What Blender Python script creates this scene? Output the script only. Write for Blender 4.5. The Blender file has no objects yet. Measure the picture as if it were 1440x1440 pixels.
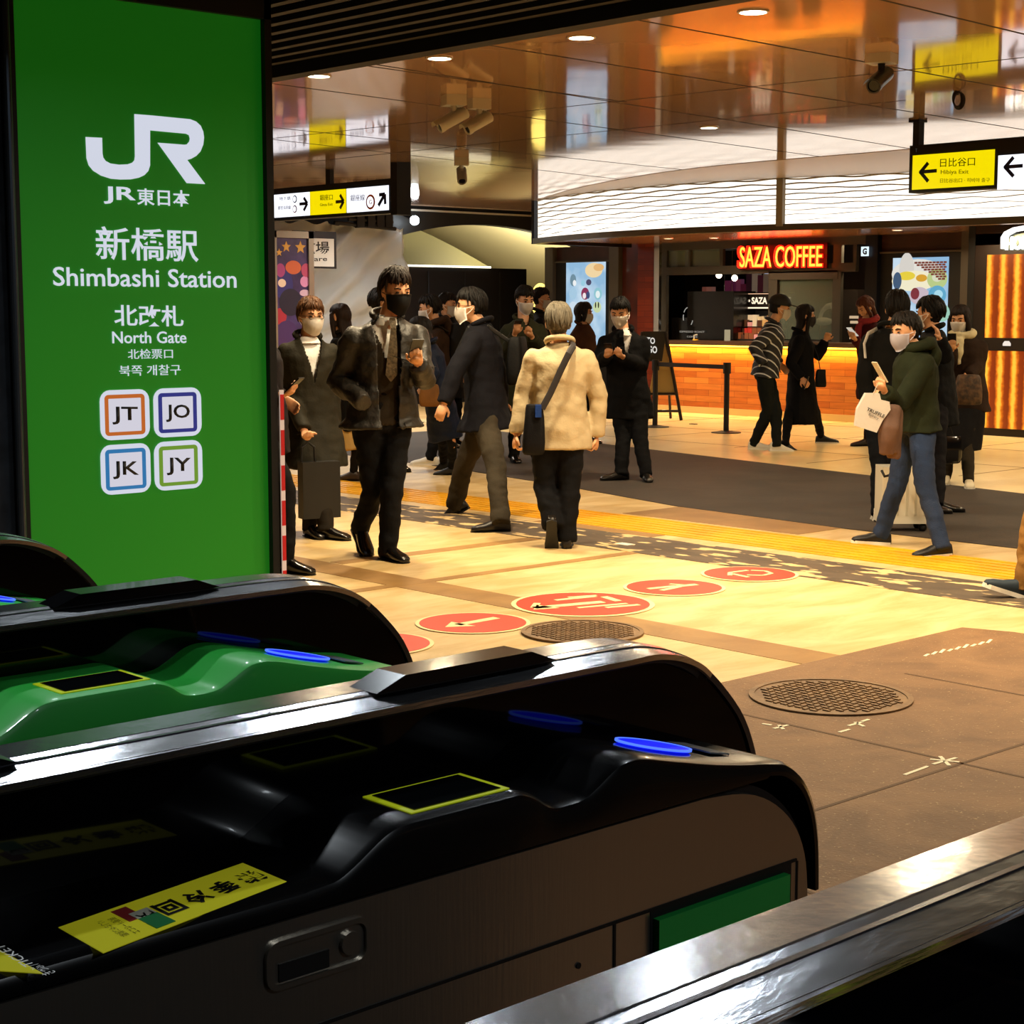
import bpy, bmesh, math, random
from mathutils import Vector, Matrix, noise
random.seed(7)
SC = bpy.context.scene
COL = SC.collection
R = math.radians
# ------------------------------------------------------------------ camera
EYE = Vector((0, 0, 1.57)); FPX = 2400.0
PITCH = math.atan(285 / FPX); YAW = R(47.5)
RIGHT = Vector((math.sin(YAW), -math.cos(YAW), 0)); FLAT = Vector((math.cos(YAW), math.sin(YAW), 0))
FWD = FLAT * math.cos(PITCH) - Vector((0, 0, math.sin(PITCH))); UP = RIGHT.cross(FWD)
ZUP = Vector((0, 0, 1))
cam_d = bpy.data.cameras.new('camera'); cam = bpy.data.objects.new('camera', cam_d); COL.objects.link(cam)
cam.matrix_world = Matrix.Translation(EYE) @ Matrix((RIGHT, UP, -FWD)).transposed().to_4x4()
cam_d.sensor_width = 36; cam_d.lens = 36 * FPX / 1440; cam_d.clip_start = .05; cam_d.clip_end = 200
SC.camera = cam
# ------------------------------------------------------------------ world, exposure
w = bpy.data.worlds.new('world'); SC.world = w; w.use_nodes = True
w.node_tree.nodes['Background'].inputs[0].default_value = (1, .8, .6, 1)
w.node_tree.nodes['Background'].inputs[1].default_value = .02
SC.view_settings.view_transform = 'Standard'; SC.view_settings.look = 'None'
SC.view_settings.exposure = 0.0; SC.view_settings.gamma = 1; SC.view_settings.use_curve_mapping = False
SC.cycles.max_bounces = 7; SC.cycles.diffuse_bounces = 3; SC.cycles.glossy_bounces = 5
SC.cycles.transmission_bounces = 5; SC.cycles.transparent_max_bounces = 8
SC.cycles.sample_clamp_indirect = 4; SC.cycles.blur_glossy = .5
SC.cycles.caustics_reflective = False; SC.cycles.caustics_refractive = False
CEIL = 3.2; GATE_CEIL = 3.0
def lamp(loc, power, col=(1, .78, .5), size=.2, spread=160, shape='DISK', sy=None, rot=None, name='lamp_light'):
    d = bpy.data.lights.new(name, 'AREA'); d.energy = power; d.color = col; d.shape = shape; d.size = size
    if sy: d.size_y = sy
    d.spread = R(spread)
    o = bpy.data.objects.new(name, d); COL.objects.link(o); o.location = loc
    if rot: o.rotation_euler = rot
    return o
# concourse downlights, some built further down, the rest bare lamps added for more light
DOWN = [(7.28, 9.95), (7.35, 8.72), (7.43, 7.49), (7.50, 6.22), (7.5, 4.95), (7.5, 3.7), (7.5, 2.4),
        (11.9, 10.36), (14.08, 17.76), (11.9, 4.6), (11.9, 2.2), (14.1, 6.6), (16.6, 6.4), (9.2, 14.2), (13.4, 18.6), (16.2, 19.4)]
for i, (x, y) in enumerate(DOWN):
    lamp((x, y, CEIL - .03), (66 if x < 9 else 62), ((1, .80, .5) if y < 13 else (1, .93, .82)), .16)
# lamps under the dark slatted ceiling over the gates
GLAMP = [(4.3, 3.9), (3.1, 3.84), (2.23, 3.84), (3.0, 2.05), (.6, 3.0)]
for (x, y), p in zip(GLAMP, (5, 9, 9, 5, 12)): lamp((x, y, GATE_CEIL - .06), p, (.86, .94, 1), .12)
lamp((1.8, -1.6, GATE_CEIL - .06), 34, (.86, .94, 1), .14)  # unseen lamp added to light the gates' side panels and flaps
# ------------------------------------------------------------------ pixel helpers: real points on real planes
def ray(x, y): return FWD * FPX + RIGHT * (x - 720) - UP * (y - 720)
def onz(x, y, z=0.): r = ray(x, y); return EYE + r * ((z - EYE.z) / r.z)
def onx(x, y, X): r = ray(x, y); return EYE + r * (X / r.x)
def ony(x, y, Y): r = ray(x, y); return EYE + r * (Y / r.y)
def ond(x, y, d): r = ray(x, y); return EYE + r * (d / r.dot(FLAT))
# ------------------------------------------------------------------ materials
def lin(c):
    if isinstance(c, str): c = [int(c[i:i + 2], 16) / 255 for i in (0, 2, 4)]
    return tuple((v / 12.92 if v <= .04045 else ((v + .055) / 1.055) ** 2.4) for v in c[:3]) + (1,)
MATS = {}
def mat(name, col='808080', rough=.6, metal=0., emit=None, es=1., bump=0., bscale=40., var=0., coat=0., spec=.5, alpha=1., trans=0., vscale=None, ior=1.45, stretch=None):
    if name in MATS: return MATS[name]
    m = bpy.data.materials.new(name); m.use_nodes = True; nt = m.node_tree; N = nt.nodes; L = nt.links
    b = N['Principled BSDF']; b.inputs['Base Color'].default_value = lin(col); b.inputs['Roughness'].default_value = rough
    b.inputs['Metallic'].default_value = metal; b.inputs['Specular IOR Level'].default_value = spec
    b.inputs['Coat Weight'].default_value = coat; b.inputs['Coat Roughness'].default_value = .05
    b.inputs['Transmission Weight'].default_value = trans; b.inputs['IOR'].default_value = ior; b.inputs['Alpha'].default_value = alpha
    if emit: b.inputs['Emission Color'].default_value = lin(emit); b.inputs['Emission Strength'].default_value = es
    tc = N.new('ShaderNodeTexCoord'); mp = N.new('ShaderNodeMapping'); L.new(tc.outputs['Object'], mp.inputs[0])
    if stretch: mp.inputs['Scale'].default_value = stretch
    if var:
        n = N.new('ShaderNodeTexNoise'); n.inputs['Scale'].default_value = vscale or bscale * .2; n.inputs['Detail'].default_value = 5
        L.new(mp.outputs[0], n.inputs['Vector'])
        mx = N.new('ShaderNodeMix'); mx.data_type = 'RGBA'; c = lin(col)
        mx.inputs[6].default_value = tuple(min(1, v * (1 + var)) for v in c[:3]) + (1,); mx.inputs[7].default_value = tuple(v * (1 - var) for v in c[:3]) + (1,)
        rp = N.new('ShaderNodeMapRange'); rp.inputs[1].default_value = .35; rp.inputs[2].default_value = .65; L.new(n.outputs[0], rp.inputs[0])
        L.new(rp.outputs[0], mx.inputs[0]); L.new(mx.outputs[2], b.inputs['Base Color'])
    if bump:
        n = N.new('ShaderNodeTexNoise'); n.inputs['Scale'].default_value = bscale; n.inputs['Detail'].default_value = 4
        L.new(mp.outputs[0], n.inputs['Vector'])
        bp = N.new('ShaderNodeBump'); bp.inputs['Strength'].default_value = min(1, bump); bp.inputs['Distance'].default_value = .01
        L.new(n.outputs[0], bp.inputs['Height']); L.new(bp.outputs[0], b.inputs['Normal'])
    MATS[name] = m; return m
def cloth(col, rough=.85, var=.18):
    rgb = [int(col[i:i + 2], 16) for i in (0, 2, 4)]
    if max(rgb) < 96: col = ''.join('%02x' % int(v * .72) for v in rgb)
    return mat('cloth_' + col + '_%d' % int(rough * 100), col, rough, bump=.22, bscale=70, var=var, vscale=6, spec=.15)
def glow(col, s=1., name=None):
    k = name or 'glow_%s_%.2f' % (col, s)
    return mat(k, '202020', .5, emit=col, es=s)
BLACK = mat('black_gloss', '050506', .12, coat=.4)
MATTE = mat('matte_black', '0b0b0c', .6)
STEEL = mat('brushed_steel', 'd2d4d8', .2, 1., bump=.08, bscale=18, stretch=(1, 1, 12))
DARKM = mat('dark_metal', '26262a', .4, .7)
GREYM = mat('grey_metal', '5a554e', .45, .4)
# ------------------------------------------------------------------ mesh helpers
def link(name, bm, m=None, parent=None, smooth=False, bevel=0.):
    me = bpy.data.meshes.new(name)
    if bevel:
        es = [e for e in bm.edges if len(e.link_faces) == 2 and e.calc_face_angle(0) > .6]
        bmesh.ops.bevel(bm, geom=es, offset=bevel, segments=2, affect='EDGES', profile=.6)
    bmesh.ops.recalc_face_normals(bm, faces=bm.faces)
    bm.to_mesh(me); bm.free()
    if m: me.materials.append(m)
    if smooth:
        me.polygons.foreach_set('use_smooth', [True] * len(me.polygons))
        if smooth != 1: me.set_sharp_from_angle(angle=R(smooth))
    o = bpy.data.objects.new(name, me); COL.objects.link(o)
    if parent: adopt(o, parent)
    return o
def adopt(o, parent):
    o.parent = parent; o.matrix_parent_inverse = (Matrix.Translation(parent.location) @ parent.rotation_euler.to_matrix().to_4x4()).inverted()
    return o
def empty(name, loc, label=None, cat=None, group=None):
    o = bpy.data.objects.new(name, None); COL.objects.link(o); o.location = loc; o.empty_display_size = .1
    if label: tag(o, label, cat, group)
    return o
def tag(o, label, cat, group=None):
    o['label'] = label; o['category'] = cat
    if group: o['group'] = group
    return o
def struct(o, kind='structure'): o['kind'] = kind; return o
def box(bm, lo, hi, M=None):
    vs = [bm.verts.new((x, y, z)) for x in (lo[0], hi[0]) for y in (lo[1], hi[1]) for z in (lo[2], hi[2])]
    if M: 
        for v in vs: v.co = M @ v.co
    for f in ((0, 1, 3, 2), (4, 6, 7, 5), (0, 4, 5, 1), (2, 3, 7, 6), (0, 2, 6, 4), (1, 5, 7, 3)): bm.faces.new([vs[i] for i in f])
    return vs
def Box(name, lo, hi, m, parent=None, bevel=0., M=None):
    bm = bmesh.new(); box(bm, lo, hi, M); return link(name, bm, m, parent, bevel=bevel)
def ring(bm, c, ax, ay, rx, ry, n=14, p=2.):
    out = []
    for i in range(n):
        a = 2 * math.pi * i / n; ca, sa = math.cos(a), math.sin(a)
        if p != 2: ca = math.copysign(abs(ca) ** (2 / p), ca); sa = math.copysign(abs(sa) ** (2 / p), sa)
        out.append(bm.verts.new(c + ax * (rx * ca) + ay * (ry * sa)))
    return out
def skin(bm, rings, caps=True):
    n = len(rings[0])
    for a, b in zip(rings, rings[1:]):
        for i in range(n):
            try: bm.faces.new((a[i], a[(i + 1) % n], b[(i + 1) % n], b[i]))
            except ValueError: pass
    if caps: bm.faces.new(rings[0][::-1]); bm.faces.new(rings[-1])
def tube(bm, pts, rad, n=10, caps=True, flat=None):
    """a tube through pts with a radius per point"""
    pts = [Vector(p) for p in pts]
    if not hasattr(rad, '__len__'): rad = [rad] * len(pts)
    rs = []; ref = None
    for i, p in enumerate(pts):
        t = (pts[min(i + 1, len(pts) - 1)] - pts[max(i - 1, 0)]).normalized()
        if ref is None: ref = Vector((0, 0, 1)) if abs(t.z) < .9 else Vector((1, 0, 0))
        ax = (ref - t * ref.dot(t)).normalized(); ref = ax; ay = t.cross(ax)
        rs.append(ring(bm, p, ax, ay, rad[i], rad[i] * (flat or 1), n))
    skin(bm, rs, caps)
def ball(bm, c, r, M=None, seg=14, rings_=9):
    """ellipsoid of radii r, axes from 3x3 M"""
    M = M or Matrix.Identity(3); c = Vector(c)
    if not hasattr(r, '__len__'): r = (r, r, r)
    g = bmesh.ops.create_uvsphere(bm, u_segments=seg, v_segments=rings_, radius=1)
    for v in g['verts']: v.co = c + M @ Vector((v.co.x * r[0], v.co.y * r[1], v.co.z * r[2]))
    return g['verts']
def cyl(bm, c, r, h, axis='z', n=24, r2=None):
    c = Vector(c); a = {'z': (Vector((1, 0, 0)), Vector((0, 1, 0)), ZUP), 'x': (Vector((0, 1, 0)), ZUP, Vector((1, 0, 0))), 'y': (ZUP, Vector((1, 0, 0)), Vector((0, 1, 0)))}[axis]
    skin(bm, [ring(bm, c, a[0], a[1], r, r, n), ring(bm, c + a[2] * h, a[0], a[1], r2 or r, r2 or r, n)])
def prism(bm, pts, d):
    """polygon pts (3D) pushed along d"""
    pts = [Vector(p) for p in pts]; d = Vector(d)
    a = [bm.verts.new(p) for p in pts]; b = [bm.verts.new(p + d) for p in pts]; n = len(pts)
    bm.faces.new(a); bm.faces.new(b[::-1])
    for i in range(n): bm.faces.new((a[i], b[i], b[(i + 1) % n], a[(i + 1) % n]))
def text(name, s, m, parent, x0, x1, base, top, plane, normal_in, thick=.002, bold=0., fit=True, mirror=False, space=1.):
    """lettering on a vertical plane: plane(px,py)->point; base/top are pixel rows of its left end, x0..x1 its pixel columns"""
    if not hasattr(base, '__len__'): base = (base, base)
    c = bpy.data.curves.new(name, 'FONT'); c.body = s; c.size = 1; c.offset = bold; c.resolution_u = 3; c.space_character = space
    o = bpy.data.objects.new(name, c); COL.objects.link(o); bpy.context.view_layer.update()
    me = bpy.data.meshes.new_from_object(o.evaluated_get(bpy.context.evaluated_depsgraph_get()))
    bpy.data.objects.remove(o); bpy.data.curves.remove(c)
    xs = [v.co.x for v in me.vertices]; ys = [v.co.y for v in me.vertices]
    a, b, y0, y1 = min(xs), max(xs), min(ys), max(ys)
    P0 = plane(x0, base[0]); P1 = plane(x1, base[1]); T0 = plane(x0, top)
    ux = P1 - P0; uy = T0 - P0; uy = Vector((0, 0, uy.length)) if abs(uy.z) > .8 * uy.length else uy
    nv = Vector(normal_in).normalized() * thick
    for v in me.vertices:
        v.co = P0 + ux * ((v.co.x - a) / (b - a)) + uy * ((v.co.y - y0) / (y1 - y0)) - nv
    bm = bmesh.new(); bm.from_mesh(me); bpy.data.meshes.remove(me)
    r = bmesh.ops.extrude_face_region(bm, geom=list(bm.faces))
    for g in r['geom']:
        if isinstance(g, bmesh.types.BMVert): g.co += nv
    return link(name, bm, m, parent)
def poly(name, pts, d, m, parent=None, bevel=0.):
    bm = bmesh.new(); prism(bm, pts, d); return link(name, bm, m, parent, bevel=bevel)
def disc(bm, c, ax, ay, rx, ry, d, n=40): prism(bm, [c + ax * (rx * math.cos(2 * math.pi * i / n)) + ay * (ry * math.sin(2 * math.pi * i / n)) for i in range(n)], d)
def interp(tab, y):
    tab = sorted(tab)
    if y <= tab[0][0]: return tab[0][1]
    for (a, b), (c, d) in zip(tab, tab[1:]):
        if y <= c: return b + (d - b) * (y - a) / (c - a)
    return tab[-1][1]
# ================================================================== FLOOR
def stone(name, c1, c2, sc=3., rough=.35, bump=.15, speck=None, bs=30, stretch=(1, 1, 1)):
    m = bpy.data.materials.new(name); m.use_nodes = True; N = m.node_tree.nodes; L = m.node_tree.links; b = N['Principled BSDF']
    b.inputs['Roughness'].default_value = rough
    tc = N.new('ShaderNodeTexCoord'); mp = N.new('ShaderNodeMapping'); mp.inputs['Scale'].default_value = stretch; L.new(tc.outputs['Object'], mp.inputs[0])
    n1 = N.new('ShaderNodeTexNoise'); n1.inputs['Scale'].default_value = sc; n1.inputs['Detail'].default_value = 8; n1.inputs['Roughness'].default_value = .65; n1.inputs['Distortion'].default_value = .6
    L.new(mp.outputs[0], n1.inputs['Vector'])
    rp = N.new('ShaderNodeValToRGB'); e = rp.color_ramp.elements; e[0].position = .35; e[1].position = .65; e[0].color = lin(c2); e[1].color = lin(c1)
    L.new(n1.outputs[0], rp.inputs[0]); out = rp.outputs[0]
    n2 = N.new('ShaderNodeTexNoise'); n2.inputs['Scale'].default_value = bs; n2.inputs['Detail'].default_value = 3; L.new(mp.outputs[0], n2.inputs['Vector'])
    if speck:
        mx = N.new('ShaderNodeMix'); mx.data_type = 'RGBA'; mr = N.new('ShaderNodeMapRange'); mr.inputs[1].default_value = speck[1]; mr.inputs[2].default_value = speck[1] + .04
        L.new(n2.outputs[0], mr.inputs[0]); L.new(mr.outputs[0], mx.inputs[0]); L.new(out, mx.inputs[6]); mx.inputs[7].default_value = lin(speck[0]); out = mx.outputs[2]
    L.new(out, b.inputs['Base Color'])
    bp = N.new('ShaderNodeBump'); bp.inputs['Strength'].default_value = bump; bp.inputs['Distance'].default_value = .01; L.new(n2.outputs[0], bp.inputs['Height']); L.new(bp.outputs[0], b.inputs['Normal'])
    MATS[name] = m; return m
F_TILE = stone('floor_tile', 'dec290', 'c4a266', 1.6, .42, .08, stretch=(1, 3.2, 1))
F_FAR = stone('pale_stone', 'f2e0b0', 'e0c58a', 1.2, .3, .05)
F_BROWN = stone('brown_paving', '8a6540', '6c4c2e', 2.2, .7, .5, ('a58a60', .66), 90)
F_DARK = stone('dark_mat', '3a2f26', '2c241d', 2., .75, .3, bs=60)
F_BAND = stone('floor_band', 'a07a45', '8a6637', 3., .5, .1)
F_SLATE = stone('slate_band', '5e5040', '463b30', 6., .6, .4, ('d8b983', .56), 9, stretch=(1, .4, 1))
F_YEL = stone('tactile_yellow', 'f0b418', 'd99a12', 3., .45, .1)
struct(Box('floor', (-3, -6, -.2), (26, 27, 0), F_TILE))
def slab(name, pts, z, m, h=.004):
    return struct(poly(name, [(x, y, z) for x, y in pts], (0, 0, -h), m))
slab('trim_1', [(-2, -6), (7.36, -6), (7.36, 4.4), (7.28, 4.64), (5.4, 4.62), (-2, 4.62)], .004, F_BROWN)
slab('trim_2', [(10.0, 2), (10.0, 7.4), (10.15, 9.1), (10.6, 10.9), (11.0, 13.), (11.3, 17), (14.9, 17), (14.1, 13.1), (13.03, 7.7), (12.4, 2)], .005, F_DARK)
slab('trim_3', [(12.4, -6), (12.4, 2), (13.03, 7.7), (14.1, 13.1), (14.9, 17), (15.1, 19), (26, 19), (26, -6)], .003, F_FAR)
slab('trim_4', [(8.0, -6), (8.62, -6), (8.62, 20), (8.0, 20)], .003, F_SLATE)
slab('trim_5', [(6.0, 4.63), (6.28, 4.63), (6.28, 21), (6.0, 21)], .002, F_BAND)
slab('trim_6', [(6.3, 8.43), (8.0, 8.43), (8.0, 8.56), (6.3, 8.56)], .002, F_BAND)
slab('trim_7', [(2, 7.52), (8.0, 7.52), (8.0, 7.61), (2, 7.61)], .0025, F_BAND)
slab('trim_8', [(9.5, 7.4), (10.02, 7.4), (10.2, 9.1), (9.5, 9.1)], .0025, F_BAND)
slab('trim_9', [(8.62, 8.0), (8.78, 8.0), (8.78, 9.2), (8.62, 9.2)], .0025, F_BAND)
# yellow guiding strip: plates with raised bars
bm = bmesh.new(); box(bm, (8.8, -6, 0), (9.42, 20, .006))
for k in range(6): box(bm, (8.85 + k * .1, -6, .006), (8.89 + k * .1, 20, .011))
struct(link('trim_10', bm, F_YEL))
bm = bmesh.new()
for y in (7.2, 9.0, 10.8, 12.6, 14.4, 16.2, 5.4, 3.6, 1.8, 0):
    box(bm, (14 if y < 12 else 15, y, .002), (24, y + .015, .0045))
for x in (15.2, 17.0, 18.8): box(bm, (x, -2, .002), (x + .015, 18.6, .0045))
struct(link('trim_11', bm, mat('joint', '8a6a3c', .8)))
bm = bmesh.new()
for x0, y0, x1, y1 in [(1, 3.2, 7.3, 3.215), (1, 1.6, 7.3, 1.615), (5.05, -4, 5.065, 4.6), (6.15, -4, 6.165, 4.2), (3.6, -4, 3.615, 4.6)]:
    box(bm, (x0, y0, .004), (x1, y1, .0052))
struct(link('trim_12', bm, mat('paving_joint', '5f452c', .8)))
# painted marks on the brown paving
def mark(pts, name, label):
    bm = bmesh.new()
    for a, b in pts:
        A = onz(*a, .004); B = onz(*b, .004); t = (B - A).normalized(); s = Vector((-t.y, t.x, 0)) * .007
        prism(bm, [A - s, B - s, B + s, A + s], (0, 0, .002))
    return tag(link(name, bm, mat('white_paint', 'ece2c0', .6)), label, 'floor marking')
mark([((1072, 1018), (1085, 1020)), ((1088, 1025), (1108, 1020)), ((1095, 1020), (1102, 1026))], 'paint_mark', 'small white painted scribble on brown paving below the manhole, left one')
mark([((1193, 1021), (1212, 1016)), ((1202, 1016), (1215, 1022)), ((1212, 1015), (1222, 1012)), ((1180, 1030), (1195, 1026))], 'paint_mark', 'small white painted scribble on brown paving right of the manhole')
mark([((1308, 1068), (1349, 1072)), ((1312, 1075), (1345, 1066)), ((1322, 1064), (1335, 1077)), ((1272, 1090), (1305, 1078))], 'paint_mark', 'white painted star cross at a joint of the brown paving')
mark([((1300 + k * 11, 923 - k * 2.3), (1306 + k * 11, 920 - k * 2.3 - (k % 3))) for k in range(9)], 'paint_mark', 'row of small white painted dashes near the corner of the brown paving')
# ------------------------------------------------------------------ manholes
def manhole(x, y, r, label):
    e = empty('manhole_cover', (x, y, 0), label, 'manhole cover')
    mm = stone('iron%d' % (x * 10), '8a6a44', '664a2c', 9, .6, .3)
    bm = bmesh.new(); cyl(bm, (x, y, .001), r, .007, n=48); link('plate', bm, mm, e)
    bm = bmesh.new(); k = r * .11
    n = int(r * .86 / k)
    for i in range(-n, n + 1):
        for j in range(-n, n + 1):
            if (i * i + j * j) * k * k < (r * .84) ** 2:
                a, b = (k * .42, k * .2) if (i + j) % 2 else (k * .2, k * .42)
                box(bm, (x + i * k - a, y + j * k - b, .008), (x + i * k + a, y + j * k + b, .013))
    struct(link('tread', bm, mm, e), 'stuff')
    bm = bmesh.new(); rs = []
    for rr, z in ((r * 1.0, .004), (r * 1.0, .012), (r * .93, .012), (r * .93, .006)): rs.append(ring(bm, Vector((x, y, z)), Vector((1, 0, 0)), Vector((0, 1, 0)), rr, rr, 48))
    skin(bm, rs, False); link('rim', bm, mm, e)
manhole(5.55, 4.14, .33, 'round cast iron manhole cover set in the brown paving')
manhole(5.8, 5.82, .3, 'round ribbed manhole cover in the yellow tiles beside the red floor circles')
manhole(4.85, 6.2 - .95, .3, 'manhole cover half hidden behind the green topped ticket gate')
# ------------------------------------------------------------------ red floor circles
RED = mat('sticker_red', 'd8402a', .45); CREAM = mat('sticker_cream', 'f3dda6', .5)
def sticker(cx, cy, r, label, fig):
    e = empty('floor_sticker', (cx, cy, 0), label, 'floor sticker')
    U, V = Vector((1, 0, 0)), Vector((0, 1, 0)); c = Vector((cx, cy, .003))
    bm = bmesh.new(); disc(bm, c, U, V, r, r, (0, 0, .002)); link('border', bm, CREAM, e)
    bm = bmesh.new(); disc(bm, c + Vector((0, 0, .002)), U, V, r * .93, r * .93, (0, 0, .0015)); link('disc', bm, RED, e)
    bm = bmesh.new()
    for pl in fig: prism(bm, [Vector((cx + u * r, cy + v * r, .0065)) for u, v in pl], (0, 0, .0012))
    link('pictogram', bm, CREAM, e)
def bar(a, b, w):
    a = Vector(a); b = Vector(b); t = (b - a).normalized(); s = Vector((-t[1], t[0])) * w
    return [tuple(a - s), tuple(b - s), tuple(b + s), tuple(a + s)]
arrow = [bar((.6, .05), (-.35, 0), .09), [(-.65, -.02), (-.2, -.3), (-.25, .28)]]
figw = [bar((.55, -.1), (.1, 0), .08), bar((.1, .05), (-.55, .18), .07), bar((.1, -.05), (-.5, -.12), .06), bar((.3, 0), (.2, .3), .05)]
gate_p = [bar((-.75, .2), (.3, -.1), .08), bar((-.75, .2), (-.45, .45), .05), [(-.85, .1), (-.5, -.05), (-.55, .35)], bar((-.1, .45), (.55, .3), .05), bar((.0, -.45), (.5, -.6), .05), bar((.5, -.2), (.62, .2), .06), bar((.2, .5), (.62, .35), .03), bar((-.3, -.2), (.45, -.42), .04)]
wheel = [bar((-.5, .1), (-.2, .35), .05), bar((-.2, .35), (.3, .3), .05), bar((-.3, .2), (-.4, -.3), .05), bar((.35, .25), (.5, 0), .04), bar((.5, 0), (.35, -.3), .04), bar((.35, -.3), (0, -.35), .04), bar((0, -.35), (-.2, -.1), .04)]
sticker(4.87, 6.28, .285, 'red floor circle mostly hidden behind the gate, nearest of the row', arrow)
sticker(5.57, 6.37, .29, 'red floor circle with a cream arrow, second from the gates', arrow)
sticker(6.37, 6.39, .385, 'largest red floor circle, with ticket gate and shopping trolley pictogram', gate_p)
sticker(7.14, 6.43, .29, 'red floor circle with a walking figure between the largest and farthest circles', figw)
sticker(7.84, 6.46, .29, 'farthest red floor circle with a wheelchair pictogram', wheel)
# ================================================================== CEILING
def ceil_mat():
    m = mat('ceiling_panel', 'd2ac8e', .065, .32, spec=.45); N = m.node_tree.nodes; L = m.node_tree.links; b = N['Principled BSDF']
    tc = N.new('ShaderNodeTexCoord'); n = N.new('ShaderNodeTexNoise'); n.inputs['Scale'].default_value = .9; n.inputs['Detail'].default_value = 2
    L.new(tc.outputs['Object'], n.inputs['Vector']); bp = N.new('ShaderNodeBump'); bp.inputs['Strength'].default_value = .16; bp.inputs['Distance'].default_value = .02
    L.new(n.outputs[0], bp.inputs['Height']); L.new(bp.outputs[0], b.inputs['Normal']); return m
CM = ceil_mat()
bm = bmesh.new(); xs = [6.1, 10.05, 14.0, 18.0, 22.0, 25]; ys = [-6 + 1.355 * k + .095 for k in range(21)]
for i in range(5):
    for j in range(20): box(bm, (xs[i], ys[j], CEIL), (xs[i + 1], ys[j + 1], CEIL + .02))
struct(link('ceiling', bm, CM))
struct(Box('ceiling_2', (6.1, -6, CEIL + .06), (25, 21.7, CEIL + .1), mat('void', '0a0806', .9)))
bm = bmesh.new()
def joint(a, b, x0, x1, w=.009):
    A, B = onz(*a, CEIL), onz(*b, CEIL)
    if abs(B.x - A.x) > abs(B.y - A.y): f = lambda x: Vector((x, A.y + (B.y - A.y) * (x - A.x) / (B.x - A.x), CEIL - .0015)); P, Q, s = f(x0), f(x1), Vector((0, w, 0))
    else: f = lambda y: Vector((A.x + (B.x - A.x) * (y - A.y) / (B.y - A.y), y, CEIL - .0015)); P, Q, s = f(x0), f(x1), Vector((w, 0, 0))
    prism(bm, [P - s, Q - s, Q + s, P + s], (0, 0, .003))
joint((745, 0), (1140, 73), 6.1, 15); joint((500, 34), (1140, 135), 6.1, 15.2); joint((740, 124), (1140, 187), 6.1, 15.2); joint((740, 165), (1040, 205), 6.1, 16); joint((740, 216), (1090, 252), 6.1, 17)
joint((1220, -5), (1440, 48), 6.1, 14.9); joint((400, 198), (740, 237), 6.1, 18); joint((390, 75), (740, 124), 6.1, 10)
joint((770, 153), (1280, 98), -5, 21, .007); joint((390, 232), (700, 200), 8, 21, .007); joint((1040, 60), (1440, 0), -5, 5, .004)
struct(link('trim_18', bm, mat('ceiling_joint', '1a0f08', .8)))
# matte border band of the ceiling along the curved louvre
NEAR = [(20.5, 19.0), (19.8, 18.4), (16.8, 16.5), (14.5, 15.45), (13, 15.05), (12, 15.03), (10.5, 15.05), (9, 14.95), (5, 14.5)]
FASC = [(20, 18.4), (19.0, 17.85), (17.6, 17.25), (15.9, 16.9), (14.7, 16.9), (13.6, 17.1), (12, 17.6), (10.5, 17.75), (5, 18.2)]
def curve_x(tab, y):  # smooth
    return sum(interp(tab, y + d) for d in (-.9, -.45, 0, .45, .9)) / 5
YS = [5 + .35 * k for k in range(41)]
bm = bmesh.new(); prev = None
for y in YS + [19.0]:
    pass
YS = [y for y in YS if y < 18.9] + [18.95]
for y in YS:
    row = [bm.verts.new((curve_x(NEAR, y), y, CEIL - .004)), bm.verts.new((curve_x(FASC, y) + .1, y, CEIL - .004)), bm.verts.new((curve_x(FASC, y) + .1, y, CEIL + .004)), bm.verts.new((curve_x(NEAR, y), y, CEIL + .004))]
    if prev:
        for i in range(4): bm.faces.new((prev[i], prev[(i + 1) % 4], row[(i + 1) % 4], row[i]))
    prev = row
struct(link('trim_13', bm, mat('band_beige', 'b9a58a', .35)))
# dark slatted ceiling above the gates
SL = mat('slat_dark', '040405', .6, .1)
bm = bmesh.new(); box(bm, (5.98, -6, GATE_CEIL - .06), (6.1, 8.75, CEIL + .02)); box(bm, (5.98, 8.75, GATE_CEIL - .06), (6.1, 21, CEIL + .02))
struct(link('trim_14', bm, SL))
bm = bmesh.new(); x = 2.2
while x < 5.95:
    box(bm, (x, -6, GATE_CEIL), (x + .05, 15, GATE_CEIL + .12)); x += .16
for y in (0, 3, 6.6, 9.4, 12): box(bm, (1.5, y, GATE_CEIL + .1), (6, y + .12, GATE_CEIL + .2))
struct(link('ceiling_3', bm, SL))
struct(Box('ceiling_4', (-4, -6, GATE_CEIL + .3), (6.1, 21, GATE_CEIL + .34), mat('void', '0a0806', .9)))
# ================================================================== downlights
def downlight(x, y, z, label, r=.075, s=22):
    e = empty('downlight', (x, y, z), label, 'ceiling light', 'recessed ceiling downlights')
    bm = bmesh.new(); rs = [ring(bm, Vector((x, y, zz)), Vector((1, 0, 0)), Vector((0, 1, 0)), rr, rr, 28) for rr, zz in ((r * 1.18, z + .002), (r * 1.18, z - .008), (r, z - .01), (r, z + .004))]
    skin(bm, rs, False); link('trim_ring', bm, mat('lamp_ring', 'd8cfc0', .3, .5), e)
    bm = bmesh.new(); cyl(bm, (x, y, z - .004), r, .003, n=28); link('lens', bm, glow('fff0d0', s), e)
DLAB = ['leftmost downlight in the glossy ceiling, beside the dark ceiling edge', 'second downlight from left in the glossy ceiling row', 'third downlight from left in the glossy ceiling row', 'rightmost downlight in the near row of the glossy ceiling',
        None, None, None, 'downlight in the ceiling above the shop screens, before the white louvre', 'far small downlight in the ceiling above the left hanging sign']
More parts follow.
